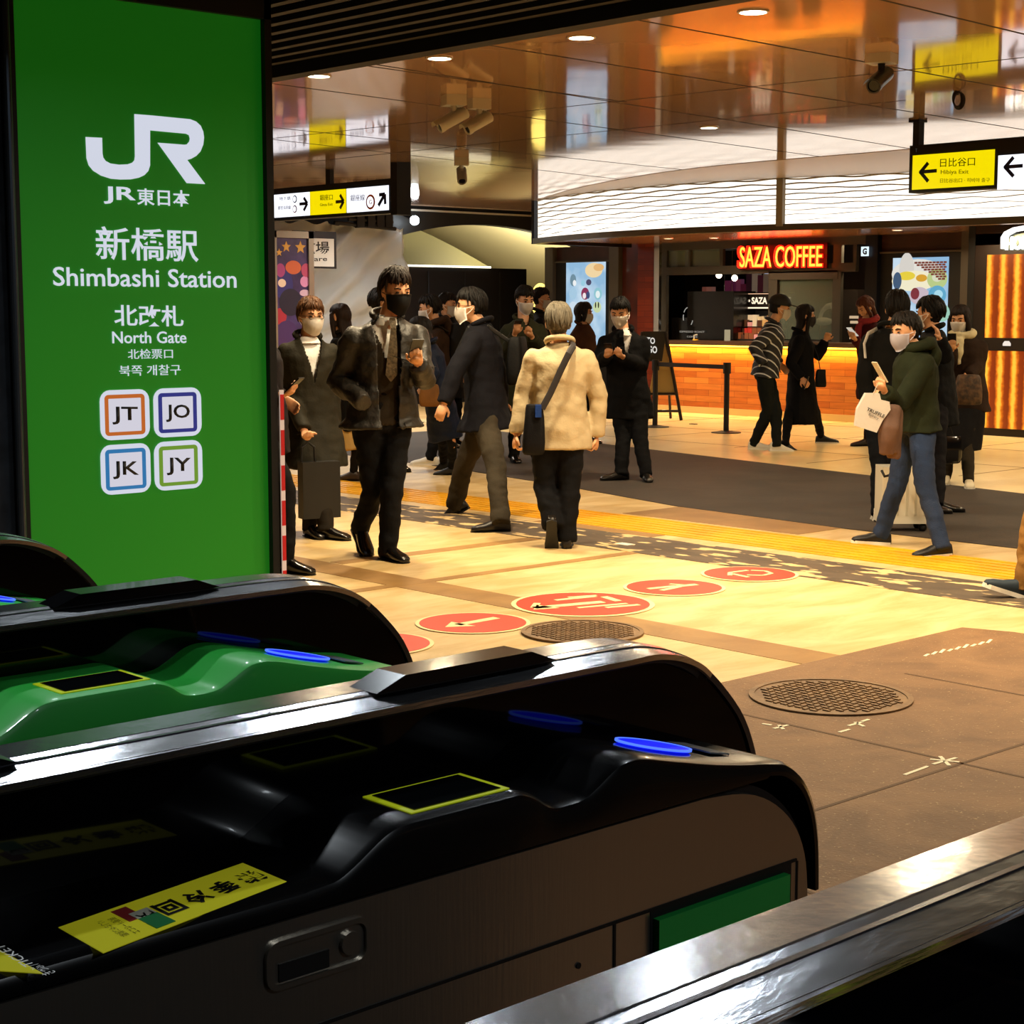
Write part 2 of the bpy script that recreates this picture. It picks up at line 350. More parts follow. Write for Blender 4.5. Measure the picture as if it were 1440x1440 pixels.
for i, l in enumerate(DLAB):
    if l: downlight(DOWN[i][0], DOWN[i][1], CEIL, l)
# ================================================================== far end: tarpaulin wall, bulkhead, vault
YW = 21.7
pw = lambda x, y: ony(x, y, YW)
WD = mat('bulkhead_grey', '2b2a28', .5)
# bulkhead with an arched opening
def arch_z(X):
    t = (X - 19.35) / 3.1
    return 2.98 - .62 * t * t
bm = bmesh.new(); n = 24; top = CEIL + .1; a = []; b = []
for i in range(n + 1):
    X = 17.0 + 6.0 * i / n
    a.append([bm.verts.new((X, YW, arch_z(X))), bm.verts.new((X, YW, top)), bm.verts.new((X, YW + .25, top)), bm.verts.new((X, YW + .25, arch_z(X)))])
for r, s in zip(a, a[1:]):
    for i in range(4): bm.faces.new((r[i], r[(i + 1) % 4], s[(i + 1) % 4], s[i]))
struct(link('wall_far', bm, WD))
struct(Box('wall_left', (8, YW + .1, 0), (17.1, YW + .3, 3.3), WD))
struct(Box('trim_15', (16.9, YW - .03, CEIL - .05), (23, YW - .002, CEIL - .02), mat('edge_white', 'e8e4d8', .4)))
# vault beyond
bm = bmesh.new(); rs = []
for k in range(6):
    Y = YW + .3 + k * .95
    rs.append([bm.verts.new((16.6 + 7.2 * i / 20, Y, 3.5 - 1.5 * ((i - 10) / 10.) ** 2)) for i in range(21)])
for r, s in zip(rs, rs[1:]):
    for i in range(20): bm.faces.new((r[i], r[i + 1], s[i + 1], s[i]))
struct(link('ceiling_5', bm, mat('vault_cream', 'cfc39c', .6), smooth=1))
struct(Box('wall_back', (15, 26.9, 0), (26, 27, 3.6), mat('vault_back', '8f8a68', .7)))
# olive curved side wall of the vault
bm = bmesh.new(); pts = [(17.2, 24.2, 0), (22.2, 24.2, 0)] + [(22.2 - .5 * k, 24.2, 2.1 + 1.25 * math.sin(min(1, k / 9) * math.pi / 2)) for k in range(11)]
prism(bm, pts, (0, .1, 0)); struct(link('wall_side', bm, mat('olive_wall', '5b5638', .6)))
# black partition with door leaves and a light line on top
bm = bmesh.new(); box(bm, (16.9, YW + .35, 0), (20.55, YW + .42, 2.27)); struct(link('door_1', bm, MATTE))
bm = bmesh.new()
for x in (17.5, 18.3, 19.1, 19.9): box(bm, (x, YW + .33, .05), (x + .02, YW + .35, 2.2))
struct(link('trim_16', bm, mat('mullion', '3a3a3a', .3, .6)))
bm = bmesh.new(); box(bm, (16.9, YW + .33, 2.27), (19.7, YW + .4, 2.3)); o = link('light_strip', bm, glow('fff6d8', 3)); tag(o, 'thin white light strip along the top of the black partition', 'light strip')
lamp((21.4, 23.0, 2.0), 110, (1, .9, .6), .4, rot=(R(150), 0, 0), spread=170)
lamp((19.5, 23.2, 2.5), 25, (1, .93, .7), .5, rot=(R(180), 0, 0), spread=170)
# lit yellow display beyond
e = empty('yellow_light_box', (21.4, 22.6, 0), 'round topped yellow light box glowing behind the passengers at the vault', 'light box')
bm = bmesh.new(); P = ond(760, 422, 30.5); disc(bm, P + Vector((0, 0, 0)), RIGHT, ZUP, .17, .3, FLAT * .06); link('light_panel', bm, glow('ffe070', 2.2), e)
bm = bmesh.new(); Q = P - ZUP * .25 + FLAT * .03; tube(bm, [Q, Vector((Q.x, Q.y, .02))], .03); cyl(bm, (Q.x, Q.y, 0), .15, .02); link('stand', bm, MATTE, e)
# spotlight on the bulkhead
e = empty('spotlight', pw(582, 310), 'bright white spotlight on the dark bulkhead beside the hanging sign', 'spotlight')
P = ony(583, 310, YW - .25); bm = bmesh.new(); ball(bm, P, .075); link('bulb', bm, glow('eaf6ff', 25), e)
bm = bmesh.new(); tube(bm, [P + Vector((0, .05, .03)), P + Vector((0, .25, .1))], .03); link('bracket', bm, DARKM, e)
# ------------------------------------------------------------------ tarpaulin hung before the wall
YT = 21.2
bm = bmesh.new(); nx, nz = 90, 40; grid = []
for i in range(nx + 1):
    X = 13.2 + (17.4 - 13.2) * i / nx; col = []
    for j in range(nz + 1):
        zt = 2.92 - .06 * (i / nx) + .03 * math.sin(i * .7)
        z = zt * j / nz; u = X; f = noise.noise(Vector((u * 1.3 + z * 1.1, z * .9, 3))) * .12 + abs(noise.noise(Vector((u * 2.2 - z * 2.6, z * .8, 9)))) * .34
        col.append(bm.verts.new((X, YT + .40 - f, z)))
    grid.append(col)
for i in range(nx):
    for j in range(nz): bm.faces.new((grid[i][j], grid[i + 1][j], grid[i + 1][j + 1], grid[i][j + 1]))
bmesh.ops.solidify(bm, geom=list(bm.faces), thickness=.006)
tag(link('tarpaulin', bm, mat('tarp_white', 'e4e8e8', .45, bump=.2, bscale=8), smooth=1), 'creased white tarpaulin hung over the wall behind the poster', 'tarpaulin')
pt = lambda x, y: ony(x, y, YT - .25)
# poster in a steel frame (plain generic stars and blobs)
e = empty('framed_poster', (14.2, YT - .25, 0), 'framed purple poster with stars and round shapes against the white tarpaulin', 'poster')
A = ony(384, 320, YT - .3); B = ony(441, 326, YT - .3); x0, x1 = A.x, B.x; zt = B.z
fr = mat('poster_frame', '8d8878', .4, .6)
bm = bmesh.new(); Yp = YT - .3
for lo, hi in (((x0, zt - .1), (x1, zt)), ((x1 - .09, .0), (x1, zt)), ((x0, .0), (x0 + .06, zt)), ((x0, .6), (x1, .7))): box(bm, (lo[0], Yp, lo[1]), (hi[0], Yp + .08, hi[1]))
link('frame', bm, fr, e)
Box('print', (x0 + .05, Yp + .03, .68), (x1 - .08, Yp + .05, zt - .08), mat('poster_purple', '3a2f5c', .4, var=.4, bscale=20), e)
def star(cx, cz, r, m, nm='star'):
    bm = bmesh.new(); prism(bm, [(cx + (r if k % 2 == 0 else r * .45) * math.sin(k * math.pi / 5), Yp + .028, cz + (r if k % 2 == 0 else r * .45) * math.cos(k * math.pi / 5)) for k in range(10)], (0, -.003, 0)); link(nm, bm, m, e)
for px, py, r in ((424, 348, .1), (404, 347, .085), (394, 355, .06)):
    q = ony(px, py, Yp); star(q.x, q.z, r, mat('star_gold', 'd9a648', .5))
for px, py, rx, rz, c in ((414, 376, .14, .1, 'c8623a'), (432, 380, .09, .1, 'b0456a'), (396, 380, .08, .1, '9c3f7a'), (400, 400, .17, .22, '2c2a6e'), (398, 398, .07, .06, 'e0c8b0'), (430, 396, .08, .08, 'd08ab8'), (410, 425, .2, .2, '1c1b30'), (395, 445, .12, .12, 'a02838'), (430, 412, .09, .05, 'c9a9c0'), (405, 470, .2, .2, '40285c')):
    q = ony(px, py, Yp); bm = bmesh.new(); disc(bm, Vector((q.x, Yp + .029, q.z)), Vector((1, 0, 0)), ZUP, rx, rz, (0, -.002 - .0002 * px / 100 - (.001 if rx < .1 else 0), 0)); link('printed_shape', bm, mat('ink' + c, c, .5), e)
# square sign half hidden behind the frame
Ys = YT - .216; ps = lambda x, y: ony(x, y, Ys)
e = empty('paper_sign', ps(450, 350), 'white paper notice with black border and large black characters on the tarpaulin', 'notice')
A = ps(412, 318); B = ps(474, 378)
Box('border', (A.x, Ys, B.z), (ps(473, 350).x, Ys + .02, ps(473, 328).z + .02), mat('ink_black', '0c0d10', .5), e)
Box('paper', (A.x + .02, Ys - .004, B.z + .03), (ps(469.5, 350).x, Ys, ps(469, 336).z), mat('paper', 'dcdedc', .6), e)
text('lettering', '広場', mat('ink_black'), e, 424, 463, (358, 357), 340, lambda x, y: ony(x, y, Ys - .004), (0, 1, 0), bold=.012)
text('lettering', 'Square', mat('ink_black'), e, 421, 460, (370, 369), 361.5, lambda x, y: ony(x, y, Ys - .004), (0, 1, 0), bold=.008)
# small dark pipes above the tarpaulin
bm = bmesh.new()
for k, (a, b) in enumerate((((490, 308), (552, 312)), ((470, 313), (556, 322)), ((500, 318), (540, 316)))): tube(bm, [ony(*a, YT - .1), ony(*b, YT - .1)], .03)
for px in (505, 520, 533, 545): q = ony(px, 312, YT - .1); box(bm, q - Vector((.07, .05, .08)), Vector((q.x + .07, q.y + .05, CEIL)))
tag(link('cable_tray', bm, MATTE), 'dark pipes and brackets above the white tarpaulin', 'pipes')
# ================================================================== luminous louvre fascia
SOF = 2.6
e = empty('louvre_fascia', (17, 14, 2.6), 'long curved glowing white louvre above the shops', 'fascia')
FY = [6 + .3 * k for k in range(44)]; FY = [y for y in FY if y < 18.9] + [19.0]
def strip(name, off0, off1, z0, z1, m, wave=0.):
    bm = bmesh.new(); prev = None
    ys = FY if not wave else [6 + .09 * k for k in range(int(13 / .09))]
    for y in ys:
        x = curve_x(FASC, y); zz = wave * math.sin(y * 9.)
        row = [bm.verts.new((x + off0, y, z0 + zz)), bm.verts.new((x + off1, y, z0 + zz)), bm.verts.new((x + off1, y, z1 + zz)), bm.verts.new((x + off0, y, z1 + zz))]
        if prev:
            for i in range(4): bm.faces.new((prev[i], prev[(i + 1) % 4], row[(i + 1) % 4], row[i]))
        else: bm.faces.new(row)
        prev = row
    bm.faces.new(prev[::-1]); return link(name, bm, m, e)
strip('light_panel', .06, .1, SOF + .03, CEIL, glow('fff6e8', 1.55))
for k in range(9):
    strip('slat', -.012 - .003 * (k % 2), .03, SOF + .08 + k * .062, SOF + .08 + k * .062 + .002 + .002 * k, mat('slat_white', 'b8b0a2', .5), .009 * (1 if k % 2 else -1))
strip('bottom_trim', -.05, .12, SOF - .05, SOF + .03, mat('fascia_trim', '6b645a', .35, .6))
for px in (1110,):
    y = onx(px, 250, 17.25).y; x = curve_x(FASC, y)
    Box('post', (x - .06, y - .05, SOF), (x + .0, y + .05, CEIL), mat('post_beige', '9a917e', .5), e)
y = 19.0; x = curve_x(FASC, y); Box('end_cap', (x - .02, y, SOF - .05), (20, y + .06, CEIL), DARKM, e)
# soffit over the shop fronts
bm = bmesh.new(); prev = None
for y in FY:
    row = [bm.verts.new((curve_x(FASC, y), y, SOF)), bm.verts.new((24.5, y, SOF)), bm.verts.new((24.5, y, SOF + .02)), bm.verts.new((curve_x(FASC, y), y, SOF + .02))]
    if prev:
        for i in range(4): bm.faces.new((prev[i], prev[(i + 1) % 4], row[(i + 1) % 4], row[i]))
    prev = row
struct(link('ceiling_6', bm, mat('soffit', 'a87850', .22, .2, coat=.3)))
for i, (px, py) in enumerate([(800, 337), (940, 335), (1004, 334), (1212, 333), (1262, 323), (1389, 315)]):
    q = onz(px, py, SOF)
    lab = ['small soffit downlight above the left shop screen', 'small soffit downlight above the steel pole of the coffee counter', 'small soffit downlight left of the red lettering', 'small soffit downlight right of the red lettering',
           'small soffit downlight above the right shop screen', 'small soffit downlight nearest the bakery front'][i]
    downlight(q.x, q.y, SOF, lab, .06, 12)
    lamp((q.x, q.y, SOF - .03), 26, (1, .72, .4), .12)
for y in (11.2, 8.5): lamp((18.3, y, SOF - .03), 40, (1, .75, .42), .12)
# ================================================================== shop fronts
XS = 20.1; XC = 19.6
px_ = lambda X: (lambda x, y: onx(x, y, X))
F = px_(XS)
RW = mat('red_wood', '4a1d12', .3, var=.3, bscale=20, coat=.3)
def brickwood(name, c1, c2, s=2.2, rough=.35):
    m = mat(name, c1, rough); N = m.node_tree.nodes; L = m.node_tree.links; b = N['Principled BSDF']
    tc = N.new('ShaderNodeTexCoord'); mp = N.new('ShaderNodeMapping'); mp.inputs['Rotation'].default_value = (R(90), 0, R(90)); L.new(tc.outputs['Object'], mp.inputs[0])
    # bricks run along Y, rise along Z
    sep = N.new('ShaderNodeSeparateXYZ'); cb = N.new('ShaderNodeCombineXYZ'); L.new(tc.outputs['Object'], sep.inputs[0]); L.new(sep.outputs[1], cb.inputs[0]); L.new(sep.outputs[2], cb.inputs[1])
    br = N.new('ShaderNodeTexBrick'); br.inputs['Scale'].default_value = s; br.inputs['Color1'].default_value = lin(c1); br.inputs['Color2'].default_value = lin(c2); br.inputs['Mortar'].default_value = tuple(v * .5 for v in lin(c2)[:3]) + (1,)
    br.inputs['Mortar Size'].default_value = .006; br.inputs['Brick Width'].default_value = 1.1; br.inputs['Row Height'].default_value = .2; L.new(cb.outputs[0], br.inputs['Vector'])
    n = N.new('ShaderNodeTexNoise'); n.inputs['Scale'].default_value = 3; n.inputs['Detail'].default_value = 6; mp2 = N.new('ShaderNodeMapping'); mp2.inputs['Scale'].default_value = (1, 1, 9); L.new(tc.outputs['Object'], mp2.inputs[0]); L.new(mp2.outputs[0], n.inputs['Vector'])
    mx = N.new('ShaderNodeMix'); mx.data_type = 'RGBA'; mx.blend_type = 'MULTIPLY'; mx.inputs[0].default_value = .55; L.new(br.outputs[0], mx.inputs[6]); L.new(n.outputs[0], mx.inputs[7])
    L.new(mx.outputs[2], b.inputs['Base Color']); return m
WOOD = brickwood('counter_wood', 'e08a3c', 'b85e22')
WOOD2 = brickwood('column_wood', '8a3416', '6e2410')
HEAD = mat('header_wood', '3a2018', .4, var=.3, bscale=15)
def wallpanel(name, x0, x1, z0, z1, m, X=XS, d=.1, parent=None, off=0.):
    ya = onx(x0, 435, X).y; yb = onx(x1, 435, X).y
    return Box(name, (X - off, min(ya, yb), z0), (X - off + d, max(ya, yb), z1), m, parent)
for i, (a, b, m, d) in enumerate(((772, 783, GREYM, .1), (862, 875, GREYM, .1), (875, 900, RW, .0), (900, 922, WOOD2, .06), (1221, 1238, DARKM, .1), (1355, 1369, GREYM, .1))):
    struct(wallpanel('wall_shop.%03d' % i if i else 'wall_shop', a, b, 0, SOF, m, d=.3, off=d))
struct(wallpanel('wall_shop', 783, 862, 2.36, SOF, HEAD)); struct(wallpanel('wall_shop', 1238, 1355, 2.36, SOF, HEAD))
struct(Box('wall_shop_side', (XS, 20.9, 0), (24, 21.1, SOF), DARKM))
struct(Box('wall_shop_back', (23.4, 9, 0), (23.5, 21, SOF), mat('shop_back', '1c120e', .6)))
# digital screens
def screen(x0, x1, sx0, sx1, sy0, label, deco):
    ya, yb = onx(x1, 435, XS).y, onx(x0, 435, XS).y
    e = empty('digital_signage', (XS, (ya + yb) / 2, 0), label, 'screen')
    Box('housing', (XS - .02, ya, 0), (XS + .15, yb, 2.36), MATTE, e)
    Box('trim', (XS - .05, ya, 2.34), (XS + .0, yb, 2.365), GREYM, e)
    za = onx(sx0, sy0, XS - .03).z; s0, s1 = onx(sx1, 435, XS - .03).y, onx(sx0, 435, XS - .03).y
    m = mat('screen_blue', '101010', .25); N = m.node_tree.nodes; L = m.node_tree.links
    if not N.get('Gradient Texture'):
        b = N['Principled BSDF']; tc = N.new('ShaderNodeTexCoord'); n = N.new('ShaderNodeTexNoise'); n.inputs['Scale'].default_value = 1.6; n.inputs['Detail'].default_value = 3; L.new(tc.outputs['Object'], n.inputs['Vector'])
        rp = N.new('ShaderNodeValToRGB'); el = rp.color_ramp.elements; el[0].position = .4; el[0].color = lin('8fb8d8'); el[1].position = .6; el[1].color = lin('c5dced'); L.new(n.outputs[0], rp.inputs[0]); N.new('ShaderNodeTexGradient')
        L.new(rp.outputs[0], b.inputs['Emission Color']); b.inputs['Emission Strength'].default_value = 1.0
    Box('display', (XS - .03, s0, .95), (XS - .018, s1, za), m, e)
    for k, (px, py, rx, rz, c) in enumerate(deco):
        q = onx(px, py, XS - .031); bm = bmesh.new(); disc(bm, q, Vector((0, 1, 0)), ZUP, rx, rz, (-.001 - .0005 * k, 0, 0), 24); link('picture', bm, glow(c, .95), e)
    return e
screen(783, 862, 796, 851, 368, 'tall lit blue screen left of the red wood column, with small round pictures',
       [(835, 380, .2, .12, 'f4d9a6'), (842, 376, .12, .06, 'e8b878'), (806, 394, .07, .1, '6f8fa0'), (808, 398, .04, .05, 'f0f4f6'), (820, 398, .05, .05, '9cd0e4'), (828, 397, .06, .05, '4c4a68'), (806, 413, .09, .1, 'a8cce4'), (823, 413, .09, .1, '8a3058'), (827, 415, .04, .06, '3a4a78'), (822, 416, .04, .05, 'f2e6ea'), (841, 413, .09, .1, '8fc8d4'), (841, 414, .05, .06, 'e8f4f4'), (806, 430, .08, .07, 'cfe0ee'), (840, 432, .09, .09, 'c8d8a8'), (838, 429, .015, .05, '202020'), (842, 429, .015, .05, '202020')])
e = screen(1238, 1355, 1254, 1332, 363, 'lit blue screen behind the waiting customers, with food picture and brick corner',
       [(1290, 385, .42, .2, 'e4e2da'), (1275, 378, .12, .22, 'd8d4cc'), (1285, 395, .36, .14, 'f2eccc'), (1275, 388, .14, .06, 'e8d040'), (1296, 391, .09, .05, 'd8a030'), (1318, 392, .16, .14, 'b8cc88'), (1318, 390, .08, .06, 'd8dcc0'), (1262, 395, .07, .12, '385878'), (1293, 416, .16, .12, 'c8b8c4'), (1287, 413, .07, .08, '7a2838'), (1318, 415, .14, .13, '58a8cc'), (1320, 414, .07, .06, 'a8dcec'), (1325, 440, .12, .12, '98ccb8')])
bm = bmesh.new(); X = XS - .045
for i in range(8):
    for j in range(11 - i):
        q = onx(1331.5, 364, X); 
        if j + i < 9: box(bm, (X - .001, q.y + j * .058 + (i % 2) * .02, q.z - .03 - i * .032 - .026), (X, q.y + j * .058 + .05 + (i % 2) * .02, q.z - .03 - i * .032))
link('brick_picture', bm, glow('7a3a30', .9), e)
# warm spot on header
q = onx(822, 358, XS - .06)
# ------------------------------------------------------------------ coffee counter
yA, yB = onx(1221, 435, XC).y, onx(927, 435, XC).y
e = empty('coffee_counter', (XC, (yA + yB) / 2, 0), 'long wooden coffee shop counter with glowing strip under its dark top', 'counter')
Box('front_panel', (XC, yA, .1), (XC + .12, yB, 1.02), WOOD, e)
Box('plinth', (XC - .03, yA, 0), (XC + .1, yB, .1), mat('plinth', 'd8b878', .4), e)
Box('worktop', (XC - .14, yA, 1.04), (XC + .46, yB, 1.1), mat('counter_top', '4a3528', .3), e)
Box('light_strip', (XC - .07, yA, 1.015), (XC - .04, yB, 1.035), glow('ffc030', 10), e)
lamp((XC - .06, (yA + yB) / 2, 1.01), 40, (1, .62, .12), .03, shape='RECTANGLE', sy=yB - yA, rot=(0, 0, 0), spread=170)
# window frame of the shop
e = empty('shop_window_frame', (XS, (yA + yB) / 2, 0), 'dark grey window frame around the coffee counter opening', 'window frame')
FR = mat('frame_grey', '4c4a44', .4, .5)
def bars(name, lst, m=FR, X=XS, w=.06, parent=None):
    for a, b, c, d in lst:
        p, q = onx(a, b, X), onx(c, d, X); Box(name, (X - w / 2, min(p.y, q.y), min(p.z, q.z)), (X + w / 2, max(p.y, q.y), max(p.z, q.z)), m, parent)
bars('mullion', [(928, 340, 938, 487), (1014, 340, 1018, 380), (970, 342, 972, 378), (1083, 380, 1093, 490), (1174, 340, 1182, 495), (1202, 340, 1206, 380)], FR, parent=e)
bars('transom', [(930, 376, 1205, 382), (1083, 382, 1180, 392), (928, 338, 1222, 343)], FR, w=.075, parent=e)
bars('rail', [(1085, 478, 1180, 492)], FR, w=.07, parent=e)
bars('pole', [(922, 340, 926.5, 580)], mat('chrome', 'd0c8bc', .15, 1.), X=XS - .25, parent=e)
GL = mat('shop_glass', '6c7c74', .05, 0, alpha=.6, spec=.8)
bm = bmesh.new(); p, q = onx(1093, 392, XS + .02), onx(1174, 478, XS + .02); box(bm, (XS + .02, q.y, q.z), (XS + .03, p.y, p.z))
link('pane', bm, GL, e)
bm = bmesh.new(); p, q = onx(938, 343, XS + .02), onx(1018, 376, XS + .02); box(bm, (XS + .02, q.y, q.z), (XS + .03, p.y, p.z)); link('pane', bm, GL, e)
# shop interior
XI = 21.2
def item(name, label, cat, px, py, w, h, m, X=XI, d=.25, group=None, bev=.01):
    q = onx(px, py, X); o = Box(name, (X, q.y - w / 2, q.z), (X + d, q.y + w / 2, q.z + h), m, bevel=bev)
    return tag(o, label, cat, group)
struct(Box('wall_shop_inner', (22.6, yA - 1, 0), (22.7, yB, SOF), mat('inner_dark', '241612', .6)))
# espresso machine
e = empty('espresso_machine', (20.3, onx(1005, 480, 20.3).y, 1.1), 'large black espresso machine on the counter with a white round emblem', 'coffee machine')
X = 20.25; p, q = onx(945, 412, X), onx(1032, 487, X)
Box('body', (X, q.y + .02, 1.1), (X + .5, p.y, 1.1 + .34), mat('machine_black', '0d0b0a', .25, coat=.3), e, bevel=.02)
p2 = onx(968, 412, X); Box('hood', (X - .02, q.y, 1.3), (X + .5, p2.y, onx(968, 410, X).z), mat('machine_black'), e, bevel=.03)
c = onx(968, 446, X - .02); bm = bmesh.new()
for a0, a1 in ((100, 150), (165, 200), (-50, -20)):
    pts = [c + Vector((-.006, -.13 * math.cos(R(a)) , .16 * math.sin(R(a)))) * 1 for a in range(a0, a1 + 1, 5)]
    pts = [c + Vector((-.006, .1 * -math.cos(R(a)), .15 * math.sin(R(a)))) for a in range(a0, a1 + 1, 5)]
    tube(bm, pts, .007, 6)
link('emblem', bm, glow('d8d8d0', .5), e)
for px0, px1, py in ((956, 991, 466), (966, 981, 473)):
    text('lettering', 'ESPRESSO ROAST' if py == 466 else 'COFFEE', glow('c0bcb0', .5), e, px0, px1, (py + 1.5, py + 2), py - 1, lambda x, y: onx(x, y, X - .03), (1, 0, 0), bold=.01)
# counter objects
item('bottle', 'small yellow soap pump bottle on the coffee counter', 'bottle', 976, 488, .06, .12, mat('pump_yellow', 'e8c030', .3), X=19.65, d=.06)
bm = bmesh.new(); q = onx(976, 477, 19.68); tube(bm, [q - Vector((0, 0, .02)), q + Vector((0, 0, .06)), q + Vector((0, -.06, .07))], .01); tag(link('pump_head', bm, mat('pump_white', 'e8e4d8', .3)), 'white pump spout of the soap bottle on the coffee counter', 'pump')
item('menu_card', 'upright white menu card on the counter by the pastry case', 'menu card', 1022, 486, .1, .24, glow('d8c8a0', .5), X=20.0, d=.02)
# pastry case with lit rows of small bags
e = empty('display_case', (20.4, onx(1060, 480, 20.4).y, 1.1), 'glass display case full of small coffee bags, behind the striped-jacket man', 'display case')
X = 20.35; p, q = onx(1030, 445, X), onx(1083, 486, X)
Box('base', (X, q.y, 0), (X + .4, p.y, 1.12), MATTE, e); Box('shelf', (X + .1, q.y, 1.3), (X + .4, p.y, 1.31), MATTE, e); Box('back', (X + .4, q.y, 1.1), (X + .42, p.y, 1.55), MATTE, e)
random.seed(3); n = 0
for row, (zz, dx) in enumerate(((1.12, .02), (1.2, .12), (1.31, .14), (1.4, .22))):
    y = q.y + .03
    while y < p.y - .05:
        wd = random.uniform(.05, .09); c = random.choice(['d8b070', 'c83a30', 'e8dcc0', '8a5030', 'e0a0a0', '503020', 'd8c8a0'])
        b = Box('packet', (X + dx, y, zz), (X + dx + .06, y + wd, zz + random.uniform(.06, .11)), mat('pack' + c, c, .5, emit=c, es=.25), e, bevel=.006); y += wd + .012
# hanging menu board
e = empty('menu_board', (21.0, onx(1070, 422, 21).y, 1.7), 'dark hanging board with cream lettering above the display case', 'sign')
X = 20.6; p, q = onx(1034, 414, X), onx(1095, 432, X)
Box('board', (X, q.y, q.z), (X + .05, p.y, p.z), mat('board_black', '120c0a', .4), e); Box('lit_edge', (X - .03, q.y, q.z - .02), (X + .02, p.y, q.z), glow('ffe0c0', 1.5), e); Box('lit_edge', (X - .03, q.y, p.z), (X + .02, p.y, p.z + .012), glow('ffc8a0', .8), e)
text('lettering', 'SAZA COFFEE', glow('ffe8c8', 1.3), e, 1057, 1112, (427.5, 427.5), 418, lambda x, y: onx(x, y, X - .01), (1, 0, 0), bold=.03)
bm = bmesh.new(); disc(bm, onx(1053.5, 423, X - .01), Vector((0, 1, 0)), ZUP, .018, .018, (-.004, 0, 0), 16); link('dot', bm, glow('ffe8c8', 1.3), e)
# shelf with bags above
e = empty('shelf_unit', (22.2, onx(1040, 400, 22).y, 1.9), 'back shelf carrying pink and dark coffee bags under the red lettering', 'shelf')
X = 22.0; p, q = onx(985, 410, X), onx(1085, 411, X); Box('board', (X, q.y, q.z - .02), (X + .6, p.y, q.z), MATTE, e)
for k, px in enumerate((990, 996, 1022, 1030, 1036, 1044, 1052, 1060, 1068, 1076)):
    c = ['c07868', 'd09080', '8a3868', '7a3060', 'a05078', '702848', '402030', 'b8a898', '602838', '9a8878'][k]
    y = onx(px, 410, X).y; h = (.1, .1, .2, .16, .22, .14, .3, .34, .28, .3)[k]
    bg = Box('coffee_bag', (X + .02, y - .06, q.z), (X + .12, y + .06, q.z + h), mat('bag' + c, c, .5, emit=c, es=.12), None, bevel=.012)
    tag(bg, ['small tan bag at the left end of the coffee shelf', 'small peach bag second from left on the coffee shelf', 'wide pink bag left of the globe lamps on the coffee shelf', 'short plum bag on the coffee shelf', 'taller rose bag on the coffee shelf', 'short dark pink bag mid shelf in the coffee shop', 'dark brown tall bag on the coffee shelf', 'tallest pale bag on the coffee shelf', 'dark red tall bag on the coffee shelf', 'pale tall bag at the right end of the coffee shelf'][k], 'bag', 'bags on the coffee shop shelf')
for k, (px, py) in enumerate(((1011, 387), (1033, 391))):
    q = onx(px, py, 21.0); e = empty('pendant_lamp', (q.x, q.y, q.z), ['left glowing globe pendant in the coffee shop', 'right glowing globe pendant in the coffee shop'][k], 'lamp', 'globe pendants in the coffee shop')
    bm = bmesh.new(); ball(bm, q, .05); link('globe', bm, glow('fff0d0', 6), e); bm = bmesh.new(); tube(bm, [q + ZUP * .05, Vector((q.x, q.y, SOF))], .006, 6); link('cord', bm, MATTE, e)
    lamp((q.x, q.y, q.z - .07), 6, (1, .8, .5), .1)
q = onx(1029, 420, 20.9); bm = bmesh.new(); ball(bm, q, (.1, .1, .1)); 
for v in bm.verts: v.co.z = min(v.co.z, q.z + .03)
tube(bm, [q, Vector((q.x, q.y, SOF))], .004, 5)
tag(link('glass_bowl', bm, mat('bowl_glass', 'b8a088', .2, alpha=.5)), 'round glass shade beside the hanging menu board', 'lamp shade')
item('monitor', 'small bright blue monitor under the red lettering', 'monitor', 1078, 402, .1, .22, glow('a8c8f0', 1.2), X=22.5, d=.1)
bm = bmesh.new(); q = onx(1018, 435, 20.9); box(bm, q - Vector((.02, .1, .008)), q + Vector((.02, .1, .008))); e = empty('tube_lamp', q, 'short lit tube hanging over the espresso machine', 'lamp'); link('tube', bm, glow('ffe8c8', 3), e); bm = bmesh.new(); tube(bm, [q, Vector((q.x, q.y, SOF))], .004, 5); link('cord', bm, MATTE, e)
# crane-necked lamp seen behind the glass door
e = empty('desk_lamp', (21, onx(1160, 450, 21).y, 1.3), 'pale curved lamp behind the glass right of the walking couple', 'lamp')
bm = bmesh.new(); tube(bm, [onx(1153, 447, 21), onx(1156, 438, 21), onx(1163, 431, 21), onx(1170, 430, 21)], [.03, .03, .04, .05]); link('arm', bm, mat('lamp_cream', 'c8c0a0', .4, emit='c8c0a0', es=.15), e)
bm = bmesh.new(); ball(bm, onx(1158, 452, 21), (.1, .16, .06)); link('shade', bm, mat('lamp_cream'), e)
bm = bmesh.new(); q = onx(1153, 447, 21); tube(bm, [q, Vector((q.x, q.y, .02))], .02); cyl(bm, (q.x, q.y, 0), .12, .02); link('stand', bm, MATTE, e)
